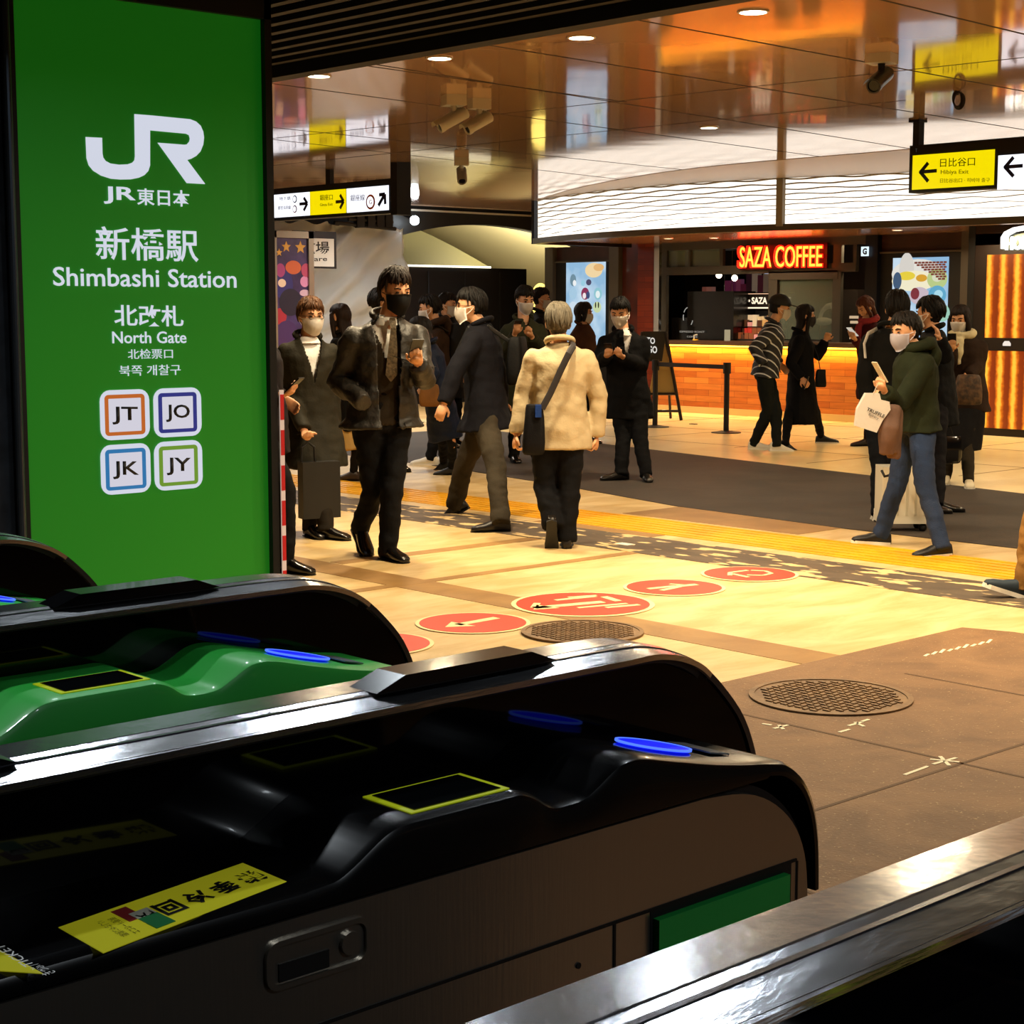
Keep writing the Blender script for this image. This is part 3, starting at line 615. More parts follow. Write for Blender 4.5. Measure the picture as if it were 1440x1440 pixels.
# small signs at the right of the shop
e = empty('hanging_letter_sign', (20, onx(1215, 355, 20).y, 2.3), 'small white square sign with black mark by the right grey post', 'sign')
p, q = onx(1211, 347, 19.95), onx(1220.5, 360, 19.95); Box('plate', (19.95, q.y, q.z), (19.97, p.y, p.z), glow('d8ecf4', 1.2), e)
text('lettering', 'G', mat('ink_black'), e, 1213, 1219, (358, 358), 349, lambda x, y: onx(x, y, 19.945), (1, 0, 0), bold=.05)
item('magazine_rack', 'dark magazine rack with a few pale booklets right of the glass door', 'rack', 1190, 590, .3, 1.9, mat('rack_dark', '1a1310', .5), X=20.6, d=.2)
for k, (px, py) in enumerate(((1200, 448), (1201, 455), (1201, 470), (1200, 477))):
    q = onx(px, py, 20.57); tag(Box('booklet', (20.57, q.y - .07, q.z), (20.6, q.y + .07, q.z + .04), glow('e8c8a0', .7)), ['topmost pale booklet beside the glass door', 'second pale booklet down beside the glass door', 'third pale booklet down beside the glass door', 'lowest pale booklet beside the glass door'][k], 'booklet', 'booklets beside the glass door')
# ------------------------------------------------------------------ red neon shop name
e = empty('neon_shop_sign', (XS - .2, onx(1098, 360, XS).y, 2.3), 'glowing red and yellow shop lettering above the coffee counter', 'sign')
PL = lambda x, y: onx(x, y, XS - .15)
text('letter_sides', 'SAZA COFFEE', glow('e81808', 4), e, 1039, 1157.5, (377.5, 376.5), 346, PL, (1, 0, 0), thick=.05, bold=.022)
text('letter_faces', 'SAZA COFFEE', glow('ffb038', 2.2), e, 1040.5, 1156, (376, 375), 347.5, lambda x, y: onx(x, y, XS - .205), (1, 0, 0), thick=.012, bold=.0)
Box('backing', (XS - .10, PL(1160, 360).y, PL(1160, 377).z), (XS - .07, PL(1037, 360).y, PL(1037, 345).z), mat('sign_back', '3a0a08', .3), e)
q = PL(1098, 362); lamp((XS - .3, q.y, q.z), 16, (1, .06, .03), 1.3, shape='RECTANGLE', sy=.2, rot=(R(90), R(0), R(90)), spread=175)
# ================================================================== bakery front at right
XB = 18.8
e = empty('bakery_light_box', (XB, onx(1415, 600, XB).y, 0), 'tall bakery light box with glowing orange and brown vertical bands', 'light box')
ya = onx(1475, 435, XB).y; yb = onx(1369, 435, XB).y
Box('housing', (XB, ya, 0), (XB + .6, yb, 2.5), mat('bakery_dark', '17100d', .5), e)
m = mat('toast_light', '201008', .4); N = m.node_tree.nodes; L = m.node_tree.links; b = N['Principled BSDF']
tc = N.new('ShaderNodeTexCoord'); sp = N.new('ShaderNodeSeparateXYZ'); L.new(tc.outputs['Object'], sp.inputs[0]); nz = N.new('ShaderNodeTexNoise'); nz.inputs['Scale'].default_value = 14; L.new(tc.outputs['Object'], nz.inputs['Vector'])
mm = N.new('ShaderNodeMath'); mm.operation = 'MULTIPLY_ADD'; mm.inputs[1].default_value = .05; L.new(nz.outputs[0], mm.inputs[0]); L.new(sp.outputs[1], mm.inputs[2])
md = N.new('ShaderNodeMath'); md.operation = 'MODULO'; per = (onx(1387, 435, XB).y - onx(1406.5, 435, XB).y); md.inputs[1].default_value = per
sb = N.new('ShaderNodeMath'); sb.operation = 'SUBTRACT'; sb.inputs[1].default_value = onx(1387, 435, XB).y - 20 * per + .025 - .02; L.new(mm.outputs[0], sb.inputs[0]); L.new(sb.outputs[0], md.inputs[0])
dv = N.new('ShaderNodeMath'); dv.operation = 'DIVIDE'; dv.inputs[1].default_value = per; L.new(md.outputs[0], dv.inputs[0])
rp = N.new('ShaderNodeValToRGB'); el = rp.color_ramp.elements; el[0].position = 0; el[0].color = lin('ffb030'); el[1].position = 1; el[1].color = lin('ffb838')
for pos, c in ((.12, 'd86a10'), (.25, '7a2806'), (.55, '8a3008'), (.72, 'd86c10'), (.85, 'ffb838')): x = el.new(pos); x.color = lin(c)
L.new(dv.outputs[0], rp.inputs[0]); L.new(rp.outputs[0], b.inputs['Emission Color']); b.inputs['Emission Strength'].default_value = 1.25
for a, bb in ((2.24, 1.22), (1.06, .1)):
    Box('lit_panel', (XB - .02, ya + .1, bb), (XB, onx(1387, 435, XB).y, a), m, e)
Box('band', (XB - .03, ya, 1.06), (XB, onx(1385, 435, XB).y, 1.22), mat('bakery_dark'), e)
q = onx(1416, 483, XB - .03); bm = bmesh.new(); prism(bm, [q + Vector((-.002, dy, dz)) for dy, dz in ((-.055, -.03), (-.055, .0), (-.03, .03), (.03, .03), (.055, .0), (.055, -.03))], (-.004, 0, 0)); link('emblem', bm, glow('f0e4d8', 1), e)
e = empty('bakery_logo_sign', (XB - .3, onx(1430, 335, XB).y, 2.35), 'white arched bakery logo sign at the right edge under the louvre', 'sign')
XL = XB - .35; PB = lambda x, y: onx(x, y, XL)
bm = bmesh.new(); arc = [(1407, 350), (1407, 334), (1412, 326), (1424, 320), (1440, 317), (1460, 319), (1472, 326), (1478, 334), (1478, 350)]
inn = [(1472, 350), (1472, 338), (1466, 331), (1456, 326), (1440, 323.5), (1426, 326), (1417, 331), (1413, 338), (1413, 350)]
prism(bm, [PB(*a) for a in arc + inn], (.05, 0, 0)); link('arch', bm, glow('ffffff', 1.6), e)
Box('plate', (XL + .06, PB(1478, 340).y, PB(1478, 351).z), (XL + .1, PB(1407, 340).y, PB(1407, 328).z), mat('logo_plate', '3a4038', .4), e)
text('lettering', 'HOKUO', glow('ffffff', 1.8), e, 1415.5, 1472, (352, 350), 333, PB, (1, 0, 0), thick=.04, bold=.035)
struct(Box('wall_right', (XB + .1, 4, 0), (XB + .2, ya, SOF), mat('bakery_dark')))
struct(Box('wall_shop_header', (XB, 4, 2.36), (XB + .1, yb, SOF), mat('hdr', '2a1c14', .4)))
struct(Box('wall_shop_return', (XB, yb + .005, 0), (XS - .06, yb + .1, SOF), MATTE))
# ------------------------------------------------------------------ A-board and queue barrier
e = empty('a_frame_sign', (0, 0, 0), 'black A-board pavement sign left of the queue barrier', 'sign')
b1 = onz(897, 600); b2 = onz(960, 592); D1 = (b1 - EYE).dot(FLAT); e.location = b1
t = lambda x, y, dd=0: ond(x, y, D1 + dd)
BR = mat('board_brown', '1e120c', .4)
A0, A1 = t(903, 467), t(936, 467)
bm = bmesh.new(); tube(bm, [A1, t(958, 591)], .022, 8); link('leg', bm, BR, e); bm = bmesh.new(); tube(bm, [A0, t(893, 600)], .022, 8); link('leg', bm, BR, e)
bm = bmesh.new(); tube(bm, [A1, t(943, 588, .5)], .018, 8); link('leg', bm, BR, e); bm = bmesh.new(); tube(bm, [A0, t(905, 590, .5)], .018, 8); link('leg', bm, BR, e)
poly('board', [t(904, 466), t(937, 466), t(931, 508), t(897, 508)], FLAT * .03, mat('slate', '26241f', .5), e)
poly('panel', [t(934, 480, .02), t(952, 553, .02), t(913, 553, .02), t(921, 508, .02)], FLAT * .02, mat('tan_panel', 'b49a5c', .5), e)
bm = bmesh.new(); tube(bm, [t(913, 554), t(951, 554)], .018, 8); link('crossbar', bm, BR, e); bm = bmesh.new(); tube(bm, [t(910, 578), t(955, 578)], .018, 8); link('crossbar', bm, BR, e)
text('lettering', 'TO', glow('f4f0e8', .8), e, 909, 921, (483, 484), 474, lambda x, y: t(x, y, -.02), FLAT, bold=.03)
text('lettering', 'GO', glow('f4f0e8', .8), e, 911, 924, (496, 497), 486, lambda x, y: t(x, y, -.02), FLAT, bold=.03)
def post(px, py, top, label):
    e = empty('barrier_post', onz(px, py), label, 'barrier post', 'queue barrier posts'); q = onz(px, py); D = (q - EYE).dot(FLAT); T = ond(px, top, D)
    bm = bmesh.new(); cyl(bm, (q.x, q.y, 0), .19, .012, n=32); cyl(bm, (q.x, q.y, .012), .17, .02, n=32, r2=.05); link('base', bm, MATTE, e)
    bm = bmesh.new(); cyl(bm, (q.x, q.y, .02), .035, T.z - .02, n=16); link('pole', bm, MATTE, e)
    bm = bmesh.new(); cyl(bm, (q.x, q.y, T.z - .12), .05, .14, n=16); link('belt_head', bm, MATTE, e); return Vector((q.x, q.y, T.z - .03))
T1 = post(1021, 609, 512, 'queue barrier post in front of the wooden counter, right end of the belt'); T0 = post(921, 601, 508, 'queue barrier post beside the A-board, left end of the belt')
bm = bmesh.new(); prism(bm, [T0 - ZUP * .035, T1 - ZUP * .035, T1 + ZUP * .02, T0 + ZUP * .02], (.006, .006, 0)); tag(link('barrier_belt', bm, mat('belt_brown', '1a0c0a', .7)), 'dark retractable belt between the two queue barrier posts', 'belt')
# ================================================================== hanging signs
YEL = glow('f8e000', 1.0, 'sign_yellow'); WHT = glow('f4f6ff', 1.35, 'sign_white'); INK = mat('ink_black')
e = empty('hanging_exit_sign', (12.75, 7.5, CEIL), 'yellow and white hanging exit sign at right, lit, arrow pointing left', 'sign')
XH = 12.72; PH = lambda x, y: onx(x, y, XH)
yR = PH(1500, 240).y; p = PH(1279.5, 203)
Box('housing', (XH, yR, PH(1279.5, 271.5).z), (XH + .16, p.y, PH(1279.5, 205).z), MATTE, e)
Box('post', (XH + .04, PH(1288, 200).y, PH(1279, 205).z), (XH + .12, p.y, CEIL), MATTE, e); Box('post_collar', (XH + .02, PH(1290, 200).y, CEIL - .02), (XH + .14, PH(1275, 200).y, CEIL), DARKM, e)
def face(name, x0, x1, y0, y1, m, X=XH):
    a = onx(x0, y1, X); b = onx(x1, y0, X); zt = onx(x0, y0, X).z
    return Box(name, (X - .008, min(a.y, b.y), a.z), (X, max(a.y, b.y), zt), m, e)
face('yellow_face', 1283, 1399, 219, 267, YEL); face('white_face', 1403, 1490, 219, 267, WHT)
PF = lambda x, y: onx(x, y, XH - .012)
def arrow_(plane, pts, w, m, par, d=Vector((.004, 0, 0))):
    bm = bmesh.new()
    for a, b in pts:
        A, B = plane(*a), plane(*b); tt = (B - A).normalized(); nn = tt.cross(d.normalized()) * w; prism(bm, [A - nn, B - nn, B + nn, A + nn], d)
    link('arrow', bm, m, par)
arrow_(PF, [((1293, 242), (1317, 240)), ((1293.5, 243), (1305, 229)), ((1293.5, 241), (1305, 255))], .015, INK, e)
arrow_(PF, [((1412, 235), (1438, 233)), ((1412.5, 236), (1425, 221)), ((1412.5, 234), (1425, 248))], .015, mat('ink_navy', '181848', .5), e)
text('lettering', '日比谷口', INK, e, 1322, 1371, (235, 233), 223, PF, (1, 0, 0))
text('lettering', 'Hibiya Exit', mat('ink_olive', '7a7410', .5), e, 1323, 1362, (246.5, 246), 239, PF, (1, 0, 0))
text('lettering', '日比谷出口 · 히비야 출구', mat('ink_olive'), e, 1322, 1392, (257, 256), 251, PF, (1, 0, 0))
text('lettering', 'T', glow('606060', .3), e, 1287, 1290, (214, 214), 209, PF, (1, 0, 0))
e = empty('hanging_direction_sign', (12.1, 16.5, CEIL), 'white and yellow hanging direction sign behind the green pillar, arrows pointing right', 'sign')
XH = 12.1; p, q = onx(330, 270, XH), onx(553, 302, XH)
Box('housing', (XH, q.y, onx(470, 305, XH).z), (XH + .16, p.y, onx(470, 258, XH).z), MATTE, e)
Box('post', (XH + .05, onx(459, 250, XH).y, onx(470, 258, XH).z), (XH + .11, onx(453, 250, XH).y, CEIL), MATTE, e)
Box('end_post', (XH - .02, onx(560, 250, XH).y, onx(555, 302, XH).z), (XH + .18, onx(551, 250, XH).y, CEIL), MATTE, e)
def face2(name, x0, x1, m):
    a, b = onx(x0, 300, XH), onx(x1, 300, XH); Box(name, (XH - .008, b.y, onx(470, 300.5, XH).z), (XH, a.y, onx(470, 267, XH).z), m, e)
face2('white_face', 340, 436, WHT); face2('yellow_face', 437, 487, YEL); face2('white_face', 488.5, 547, WHT)
PF = lambda x, y: onx(x, y, XH - .012); NAVY = mat('ink_navy')
arrow_(PF, [((421, 287), (432, 286)), ((432, 286), (427, 278)), ((432, 286), (427, 296))], .018, NAVY, e)
arrow_(PF, [((472, 284), (483, 283)), ((483, 283), (478, 274)), ((483, 283), (478, 293))], .018, mat('ink_brown', '4a3a08', .5), e)
arrow_(PF, [((532, 289), (541, 273)), ((541, 273), (533, 274)), ((541, 273), (541.5, 287))], .02, NAVY, e)
text('lettering', '銀座線', mat('ink_greyblue', '8890b8', .5), e, 493, 513, (283, 282), 274, PF, (1, 0, 0))
text('lettering', '銀座口', mat('ink_olive'), e, 450, 468, (282, 281), 274, PF, (1, 0, 0))
text('lettering', 'Ginza Exit', mat('ink_olive'), e, 450, 468, (290, 289), 286, PF, (1, 0, 0))
text('lettering', '都営浅草線', mat('ink_greyblue'), e, 391, 409, (295, 294), 290, PF, (1, 0, 0))
text('lettering', '地下鉄', mat('ink_greyblue'), e, 393, 409, (282, 281), 277, PF, (1, 0, 0))
def ringmark(px, py, r, m, dz=1.):
    bm = bmesh.new(); c = PF(px, py); rs = [ring(bm, c + Vector((o_, 0, 0)), Vector((0, 1, 0)), ZUP, rr, rr * dz, 24) for rr, o_ in ((r, 0), (r * .72, -.004), (r * .72, 0))]; rs = [rs[0], rs[1]]; skin(bm, rs, False); link('line_emblem', bm, m, e)
ringmark(521, 284, .085, mat('ring_orange', 'e07020', .5)); ringmark(414.5, 280, .045, mat('ring_navy', '203880', .5)); ringmark(414.5, 294, .045, mat('ring_pink', 'd07888', .5))
text('lettering', 'G', mat('ring_orange'), e, 519, 523, (287, 287), 281, PF, (1, 0, 0))
# ================================================================== ceiling cameras
def cctv(px, py, label, yaw, tilt=20, L=.34, zbox=.07, wx=.2, drop=.08, dark=False):
    q = onz(px, py, CEIL); e = empty('security_camera', q, label, 'security camera', None)
    body = mat('cam_dark', '3a3c40', .3, .6) if dark else mat('cam_silver', 'c4c4c0', .35, .15)
    M = Matrix.Translation(q) @ Matrix.Rotation(yaw, 4, 'Z')
    Box('junction_box', (-wx / 2, -.08, -zbox), (wx / 2, .08, 0), mat('cam_box', 'd4d2ca' if not dark else '3a3c3e', .4, .3), e, M=M, bevel=.006)
    bm = bmesh.new(); tube(bm, [M @ Vector((0, 0, -zbox)), M @ Vector((0, 0, -zbox - drop * .6)), M @ Vector((0, .03, -zbox - drop))], [.025, .022, .03]); link('bracket', bm, body, e)
    T = M @ Matrix.Translation((0, 0, -zbox - drop - .02)) @ Matrix.Rotation(R(-tilt), 4, 'X')
    bm = bmesh.new(); rs = []
    for y, r in ((-L * .45, .035), (-L * .42, .043), (L * .35, .045), (L * .36, .05), (L * .5, .05), (L * .5, .04), (L * .44, .036)): rs.append(ring(bm, T @ Vector((0, y, 0)), T.to_3x3() @ Vector((1, 0, 0)), T.to_3x3() @ Vector((0, 0, 1)), r, r, 20))
    skin(bm, rs); link('camera_body', bm, body, e, smooth=40)
    bm = bmesh.new(); rs = [ring(bm, T @ Vector((0, y, 0)), T.to_3x3() @ Vector((1, 0, 0)), T.to_3x3() @ Vector((0, 0, 1)), .034, .034, 20) for y in (L * .4, L * .47)]; skin(bm, rs); link('lens', bm, BLACK, e)
    bm = bmesh.new(); prev = None
    for y in (-L * .35, L * .62):
        row = []
        for k in range(9):
            a = R(20 + 140 * k / 8); row.append(bm.verts.new(T @ Vector((.058 * math.cos(a), y, .058 * math.sin(a)))))
        if prev:
            for k in range(8): bm.faces.new((prev[k], prev[k + 1], row[k + 1], row[k]))
        prev = row
    bmesh.ops.solidify(bm, geom=list(bm.faces), thickness=.006); link('sun_shield', bm, body, e, smooth=40)
def yawto(v): return math.atan2(-v.x, v.y)
cctv(638, 134, 'left one of the paired silver ceiling cameras, pointing down left', yawto(-RIGHT * 1. - FLAT * .35), 28, .27, .08, .16)
cctv(674, 139, 'right one of the paired silver ceiling cameras, on a narrower box', yawto(-RIGHT * 1. - FLAT * .5), 28, .25, .08, .1)
cctv(649, 222, 'small far ceiling camera below the paired silver ones, facing the gates', yawto(-FLAT + RIGHT * .1), 45, .22, .08, .15)
cctv(1240, 76, 'dark ceiling camera at right near the yellow exit sign', yawto(-FLAT * .9 - RIGHT * .55), 22, .3, .06, .17, dark=True)
bm = bmesh.new(); q = onz(1346, 128, CEIL)
for k in range(4):
    c = q + Vector((0, 0, -.055 - .006 * k)) + RIGHT * .006 * k; pts = [c + RIGHT * (.032 * math.cos(a)) * (1 + .1 * k) + ZUP * (.06 * math.sin(a)) + FLAT * .01 * math.sin(a + k) for a in [2 * math.pi * i / 20 for i in range(21)]]
    tube(bm, pts, .006, 6, caps=False)
tube(bm, [q, q - ZUP * .03], .012, 8)
tag(link('cable_coil', bm, MATTE, smooth=1), 'small coil of black cable hanging from the ceiling right of the dark camera', 'cable')
# ================================================================== green station panel
YP = 6.2
PP = lambda x, y: ony(x, y, YP)
e = empty('station_name_panel', (3.65, YP, 0), 'large lit green station name panel with white lettering on the pillar', 'station sign')
xa, xb = PP(35, 740).x - .02, PP(374, 500).x
def panel_mat():
    m = mat('panel_green', '2f9a2c', .4); N = m.node_tree.nodes; L = m.node_tree.links; b = N['Principled BSDF']
    b.inputs['Emission Color'].default_value = lin('188a1c'); b.inputs['Emission Strength'].default_value = .2; return m
xl = PP(27, 400).x
Box('light_panel', (xl, YP, .1), (xb, YP + .05, PP(366, 28).z + .06), panel_mat(), e)
LEDW = glow('dfe4f4', .85); BX = lambda nm, x0, x1, y0, z0, z1, m: Box(nm, (x0, YP - y0, z0), (x1, YP + .06, z1), m, e)
BX('side_trim', xb, xb + .035, .03, 0, 2.95, MATTE); BX('side_trim', xl - .035, xl, .03, 0, 2.95, MATTE); BX('top_trim', xl - .035, xb + .035, .03, PP(366, 28).z, 2.95, MATTE)
logo_j = [(678.5, 146), (752, 150), (757, 152), (757, 410), (748, 436), (728, 455), (700, 468), (660, 476), (610, 477), (560, 473), (510, 457), (470, 432), (448, 405), (436, 370), (432, 262), (514, 266), (516, 345), (522, 368), (535, 385), (560, 396), (600, 402), (640, 401), (668, 393), (678, 380), (682, 360)]
# the J and R share their stem: J hook + R drawn as two polygons
c = lambda p: PP(p[0] / 3.6, 120 + p[1] / 3.6) + Vector((0, -.001, 0))
hook = [(432, 262), (514, 266), (516, 345), (520, 366), (532, 383), (556, 396), (600, 402), (645, 400), (668, 392), (679, 380), (682, 360), (679, 146), (757, 152), (757, 405), (748, 434), (728, 455), (700, 468), (660, 476), (610, 477), (560, 473), (510, 457), (470, 432), (448, 405), (437, 370)]
rr = [(757, 152), (960, 172), (990, 184), (1013, 205), (1026, 235), (1030, 265), (1026, 300), (1012, 335), (990, 358), (965, 372), (945, 378), (1036, 500), (944, 495), (797, 291), (930, 301), (945, 299), (957, 285), (960, 270), (955, 252), (940, 245), (757, 228)]
bm = bmesh.new(); prism(bm, [c(p) for p in hook], (0, -.004, 0)); prism(bm, [c(p) for p in rr], (0, -.0042, 0)); link('railway_logo', bm, LEDW, e)
PT = lambda x, y: ony(x, y, YP - .004)
for s, x0, x1, b0, b1, tp, bd in (('JR', 146, 191, 286.5, 287.5, 262, .02), ('東日本', 193, 267, 288, 291, 264.5, .01), ('新橋駅', 135, 279, 365.5, 368.5, 318, .009), ('Shimbashi Station', 75, 332.5, 402, 405, 375, .008), ('北改札', 161, 258, 458.5, 459.5, 428, .012),
                          ('North Gate', 158, 262, 483, 482.5, 466, .008), ('北检票口', 180, 243, 505, 504, 491, .0), ('북쪽 개찰구', 168, 254, 529, 527, 514, .0)):
    text('lettering', s, LEDW, e, x0, x1, (b0, b1), tp, PT, (0, 1, 0), bold=bd)
def rrect(x0, x1, yl, yr, hl, rad, n=5):
    """rounded square between pixel columns x0..x1; top rows yl / yr, height hl"""
    A = PT(x0, yl); B = PT(x1, yr); zt = (A.z + B.z) / 2; zb = PT(x0, yl + hl).z; out = []
    w = B.x - A.x; r = rad * w
    for cx, cz, a0 in ((B.x - r, zt - r, 0), (A.x + r, zt - r, 90), (A.x + r, zb + r, 180), (B.x - r, zb + r, 270)):
        for k in range(n + 1): a = R(a0 + 90 * k / n); out.append(Vector((cx + r * math.cos(a), YP - .004, cz + r * math.sin(a))))
    return out
for code, colr, x0, x1, yt, yb in (('JT', 'd87028', 139.5, 209, 548, 620), ('JO', '2a3490', 215, 282, 545.5, 616), ('JK', '2a84c4', 140.5, 210.5, 624.5, 697), ('JY', '78a832', 216, 283.5, 620, 691)):
    h = yb - yt
    bm = bmesh.new(); prism(bm, rrect(x0, x1, yt, yt, h, .2), (0, -.003, 0)); link('icon_plate', bm, LEDW, e)
    i = 6.5; bm = bmesh.new(); prism(bm, [v + Vector((0, -.003, 0)) for v in rrect(x0 + i, x1 - i, yt + i, yt + i, h - 2 * i, .09)], (0, -.0015, 0)); link('icon_border', bm, glow(colr, .7), e)
    i = 12; bm = bmesh.new(); prism(bm, [v + Vector((0, -.0045, 0)) for v in rrect(x0 + i, x1 - i, yt + i, yt + i, h - 2 * i, .02)], (0, -.0015, 0)); link('icon_field', bm, glow('e4e2f0', .8), e)
    text('icon_letters', code, mat('ink_black'), e, x0 + 18.5, x1 - 15, (yt + h * .68, yt + h * .68), yt + h * .33, lambda x, y: ony(x, y, YP - .0115), (0, 1, 0), bold=.015)
struct(Box('wall_pillar', (xl - .06, YP + .06, 0), (xb + .06, YP + .5, GATE_CEIL + .1), mat('pillar_grey', '3c3836', .5, .3)))
struct(Box('wall_pillar.001', (xl - .4, YP + .02, 0), (xl - .04, YP + .5, GATE_CEIL + .3), mat('pillar_blue', '2a3038', .5, .2, var=.3, bscale=60)))
struct(Box('wall_pillar.002', (xl - 3, YP + .3, 0), (xl - .4, YP + .5, GATE_CEIL + .3), mat('pillar_blue')))
bm = bmesh.new(); cyl(bm, (PP(13, 400).x, YP - .04, 0), .016, 3.2, n=12); struct(link('trim_17', bm, mat('conduit', '505a66', .3, .8)))
# strip with red and white blocks on the pillar edge
e2 = empty('warning_strip', (xb + .06, YP, .4), 'narrow red and white warning strip on the right edge of the station pillar', 'warning strip')
xw = PP(387.5, 600).x; q0 = PP(389, 548).z
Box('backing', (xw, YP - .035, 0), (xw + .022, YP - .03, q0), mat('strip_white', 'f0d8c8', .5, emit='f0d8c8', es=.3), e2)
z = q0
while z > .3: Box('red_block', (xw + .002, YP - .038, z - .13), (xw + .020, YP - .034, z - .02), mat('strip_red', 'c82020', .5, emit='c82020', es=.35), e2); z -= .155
# ================================================================== ticket gates
def smooth_path(pts, k=4):
    out = []
    for i in range(len(pts) - 1):
        p0, p1, p2, p3 = pts[max(0, i - 1)], pts[i], pts[i + 1], pts[min(len(pts) - 1, i + 2)]
        if p2[0] - p1[0] > .2 and abs(p2[1] - p1[1]) < .004: out.append(p1); continue
        for j in range(k):
            t = j / k
            if max(abs(p1[0] - p0[0]), abs(p3[0] - p2[0])) > .2: out.append((p1[0] + (p2[0] - p1[0]) * t, p1[1] + (p2[1] - p1[1]) * t)); continue
            out.append(tuple(.5 * (2 * p1[c] + (p2[c] - p0[c]) * t + (2 * p0[c] - 5 * p1[c] + 4 * p2[c] - p3[c]) * t * t + (3 * p1[c] - p0[c] - 3 * p2[c] + p3[c]) * t ** 3) for c in (0, 1)))
    return out + [pts[-1]]
COVER = [(-.6, .955), (1.02, .957), (1.06, .960), (1.085, .970), (1.13, .996), (1.16, 1.003), (1.20, 1.0035), (1.30, 1.0035), (1.335, 1.003), (1.36, .994), (1.385, .978), (1.41, .975), (1.44, .977), (1.465, .988), (1.50, 1.006), (1.53, 1.010), (1.56, 1.006), (1.60, .996), (1.69, .975), (1.76, .962), (1.80, .956), (1.84, .946), (1.88, .916), (1.905, .874), (1.918, .82), (1.922, .75)]
SIDE = [(-.6, .93), (1.62, .93), (1.66, .93), (1.74, .922), (1.80, .90), (1.85, .86), (1.878, .81), (1.887, .75), (1.887, .70)]
FINP = [(-.6, 1.1), (1.55, 1.1), (1.62, 1.1), (1.717, 1.098), (1.77, 1.09), (1.821, 1.074), (1.87, 1.05), (1.917, 1.012), (1.967, .955), (1.998, .885), (2.010, .81), (2.012, .74)]
def inset(pts, d):
    out = []
    for i, (x, z) in enumerate(pts):
        a, b = pts[max(0, i - 1)], pts[min(len(pts) - 1, i + 1)]; tx, tz = b[0] - a[0], b[1] - a[1]; l = math.hypot(tx, tz); out.append((x + tz / l * d, z - tx / l * d))
    return out
def gate(yf, label, body_mat, end=0., green=False, sticker=False, readers=True, sensors=((1.26, 1.565), (.25, .79))):
    """yf = Y of the tall fin; the low body lies on the camera's side of it"""
    ys = yf - .21; dx = end
    e = empty('ticket_gate', (.6 + dx, yf, 0), label, 'ticket gate', 'row of ticket gates')
    V = lambda x, y, z: Vector((x + dx, y, z))
    cov, sid, fin = smooth_path(COVER), smooth_path(SIDE), smooth_path(FINP)
    GS = mat('gate_steel', 'b4aea4', .3, .95, bump=.03, bscale=200, stretch=(1, 1, .05))
    bm = bmesh.new(); prism(bm, [V(x, ys, z) for x, z in sid + [(1.887, .03), (-.6, .03)]], (0, .012, 0)); link('side_panel', bm, GS, e)
    bm = bmesh.new(); prism(bm, [V(x, ys + .012, z) for x, z in inset(sid, -.012) + [(1.90, .0), (-.6, .0)]], (0, .30, 0)); link('carcass', bm, MATTE, e)
    low = inset(cov, .012); bm = bmesh.new(); rs = []
    for (x, z), (xl, zl) in zip(cov, low):
        xb, zb = (x, .934) if x < 1.80 else (xl + (xl - x) * .6, zl + (zl - z) * .6)
        rs.append([bm.verts.new(V(*t)) for t in ((xb, ys - .002, zb), (xl, ys - .002, max(zl, zb + .0005)), ((x + xl) / 2, ys + .002, (z + zl) / 2 + .002), (x, ys + .012, z), (x, yf - .01, z), (x, yf + .09, z), (xb, yf + .09, zb))])
    for r, s_ in zip(rs, rs[1:]):
        for i in range(7): bm.faces.new((r[i], r[(i + 1) % 7], s_[(i + 1) % 7], s_[i]))
    bm.faces.new(rs[0]); bm.faces.new(rs[-1][::-1])
    link('cover', bm, body_mat, e, smooth=28)
    bm = bmesh.new(); prism(bm, [V(x, yf - .02, z) for x, z in inset(fin, .012) + [(1.995, .3), (-.6, .3)]], (0, .05, 0)); link('fin', bm, mat('fin_black', '020204', .05, spec=.35), e)
    def rail(name, y0, y1, th, up, m, stop=99., taper=False, tilt=0.):
        bm = bmesh.new(); rs = []; hi = inset(fin, -up); lo = inset(fin, th - up)
        for (x, z), (xa, za), (xb, zb) in zip(fin, hi, lo):
            if x > stop: break
            t = min(1, max(0, (x - 1.66) / (stop - 1.66))) ** 1.5 if taper else 0; ym = yf + .005; a, b = y0 + (ym + (y0 - ym) * .28 - y0) * t, y1 + (ym + (y1 - ym) * .28 - y1) * t
            dr = tilt * (1 - t); rs.append([bm.verts.new(V(xa, a, za - dr)), bm.verts.new(V(xa, b, za)), bm.verts.new(V(xb, b, zb)), bm.verts.new(V(xb, a, zb - dr))])
        skin(bm, rs); return link(name, bm, m, e, smooth=40)
    rail('handrail', yf - .062, yf - .008, .008, .003, STEEL, 1.93, True, .011)
    rail('handrail', yf - .004, yf + .05, .008, .003, STEEL, 1.93, True)
    rail('rail_edge', yf - .024, yf + .034, .010, .001, mat('rail_dark', '6a6a70', .25, .9))
    rail('rail_underside', yf - .058, yf + .046, .012, -.007, MATTE, 1.9, True)
    # black sensor housings sitting on the rail
    for x0, x1 in sensors:
        bm = bmesh.new(); pts = [(x0, 1.103), (x0 + .045, 1.120), (x1 - .045, 1.120), (x1, 1.103)]
        prism(bm, [V(x, yf - .03, z) for x, z in pts], (0, .055, 0)); link('sensor_housing', bm, mat('sensor_black', '0a0a0d', .2, coat=.2), e, bevel=.006)
    # display with yellow border
    bm = bmesh.new(); prism(bm, [V(1.182, ys + .018, 1.0038), V(1.332, ys + .018, 1.0038), V(1.332, ys + .108, 1.0038), V(1.182, ys + .108, 1.0038)], (0, 0, .0015)); link('display_border', bm, mat('border_lime', 'c8d818', .5, emit='c8d818', es=.22), e)
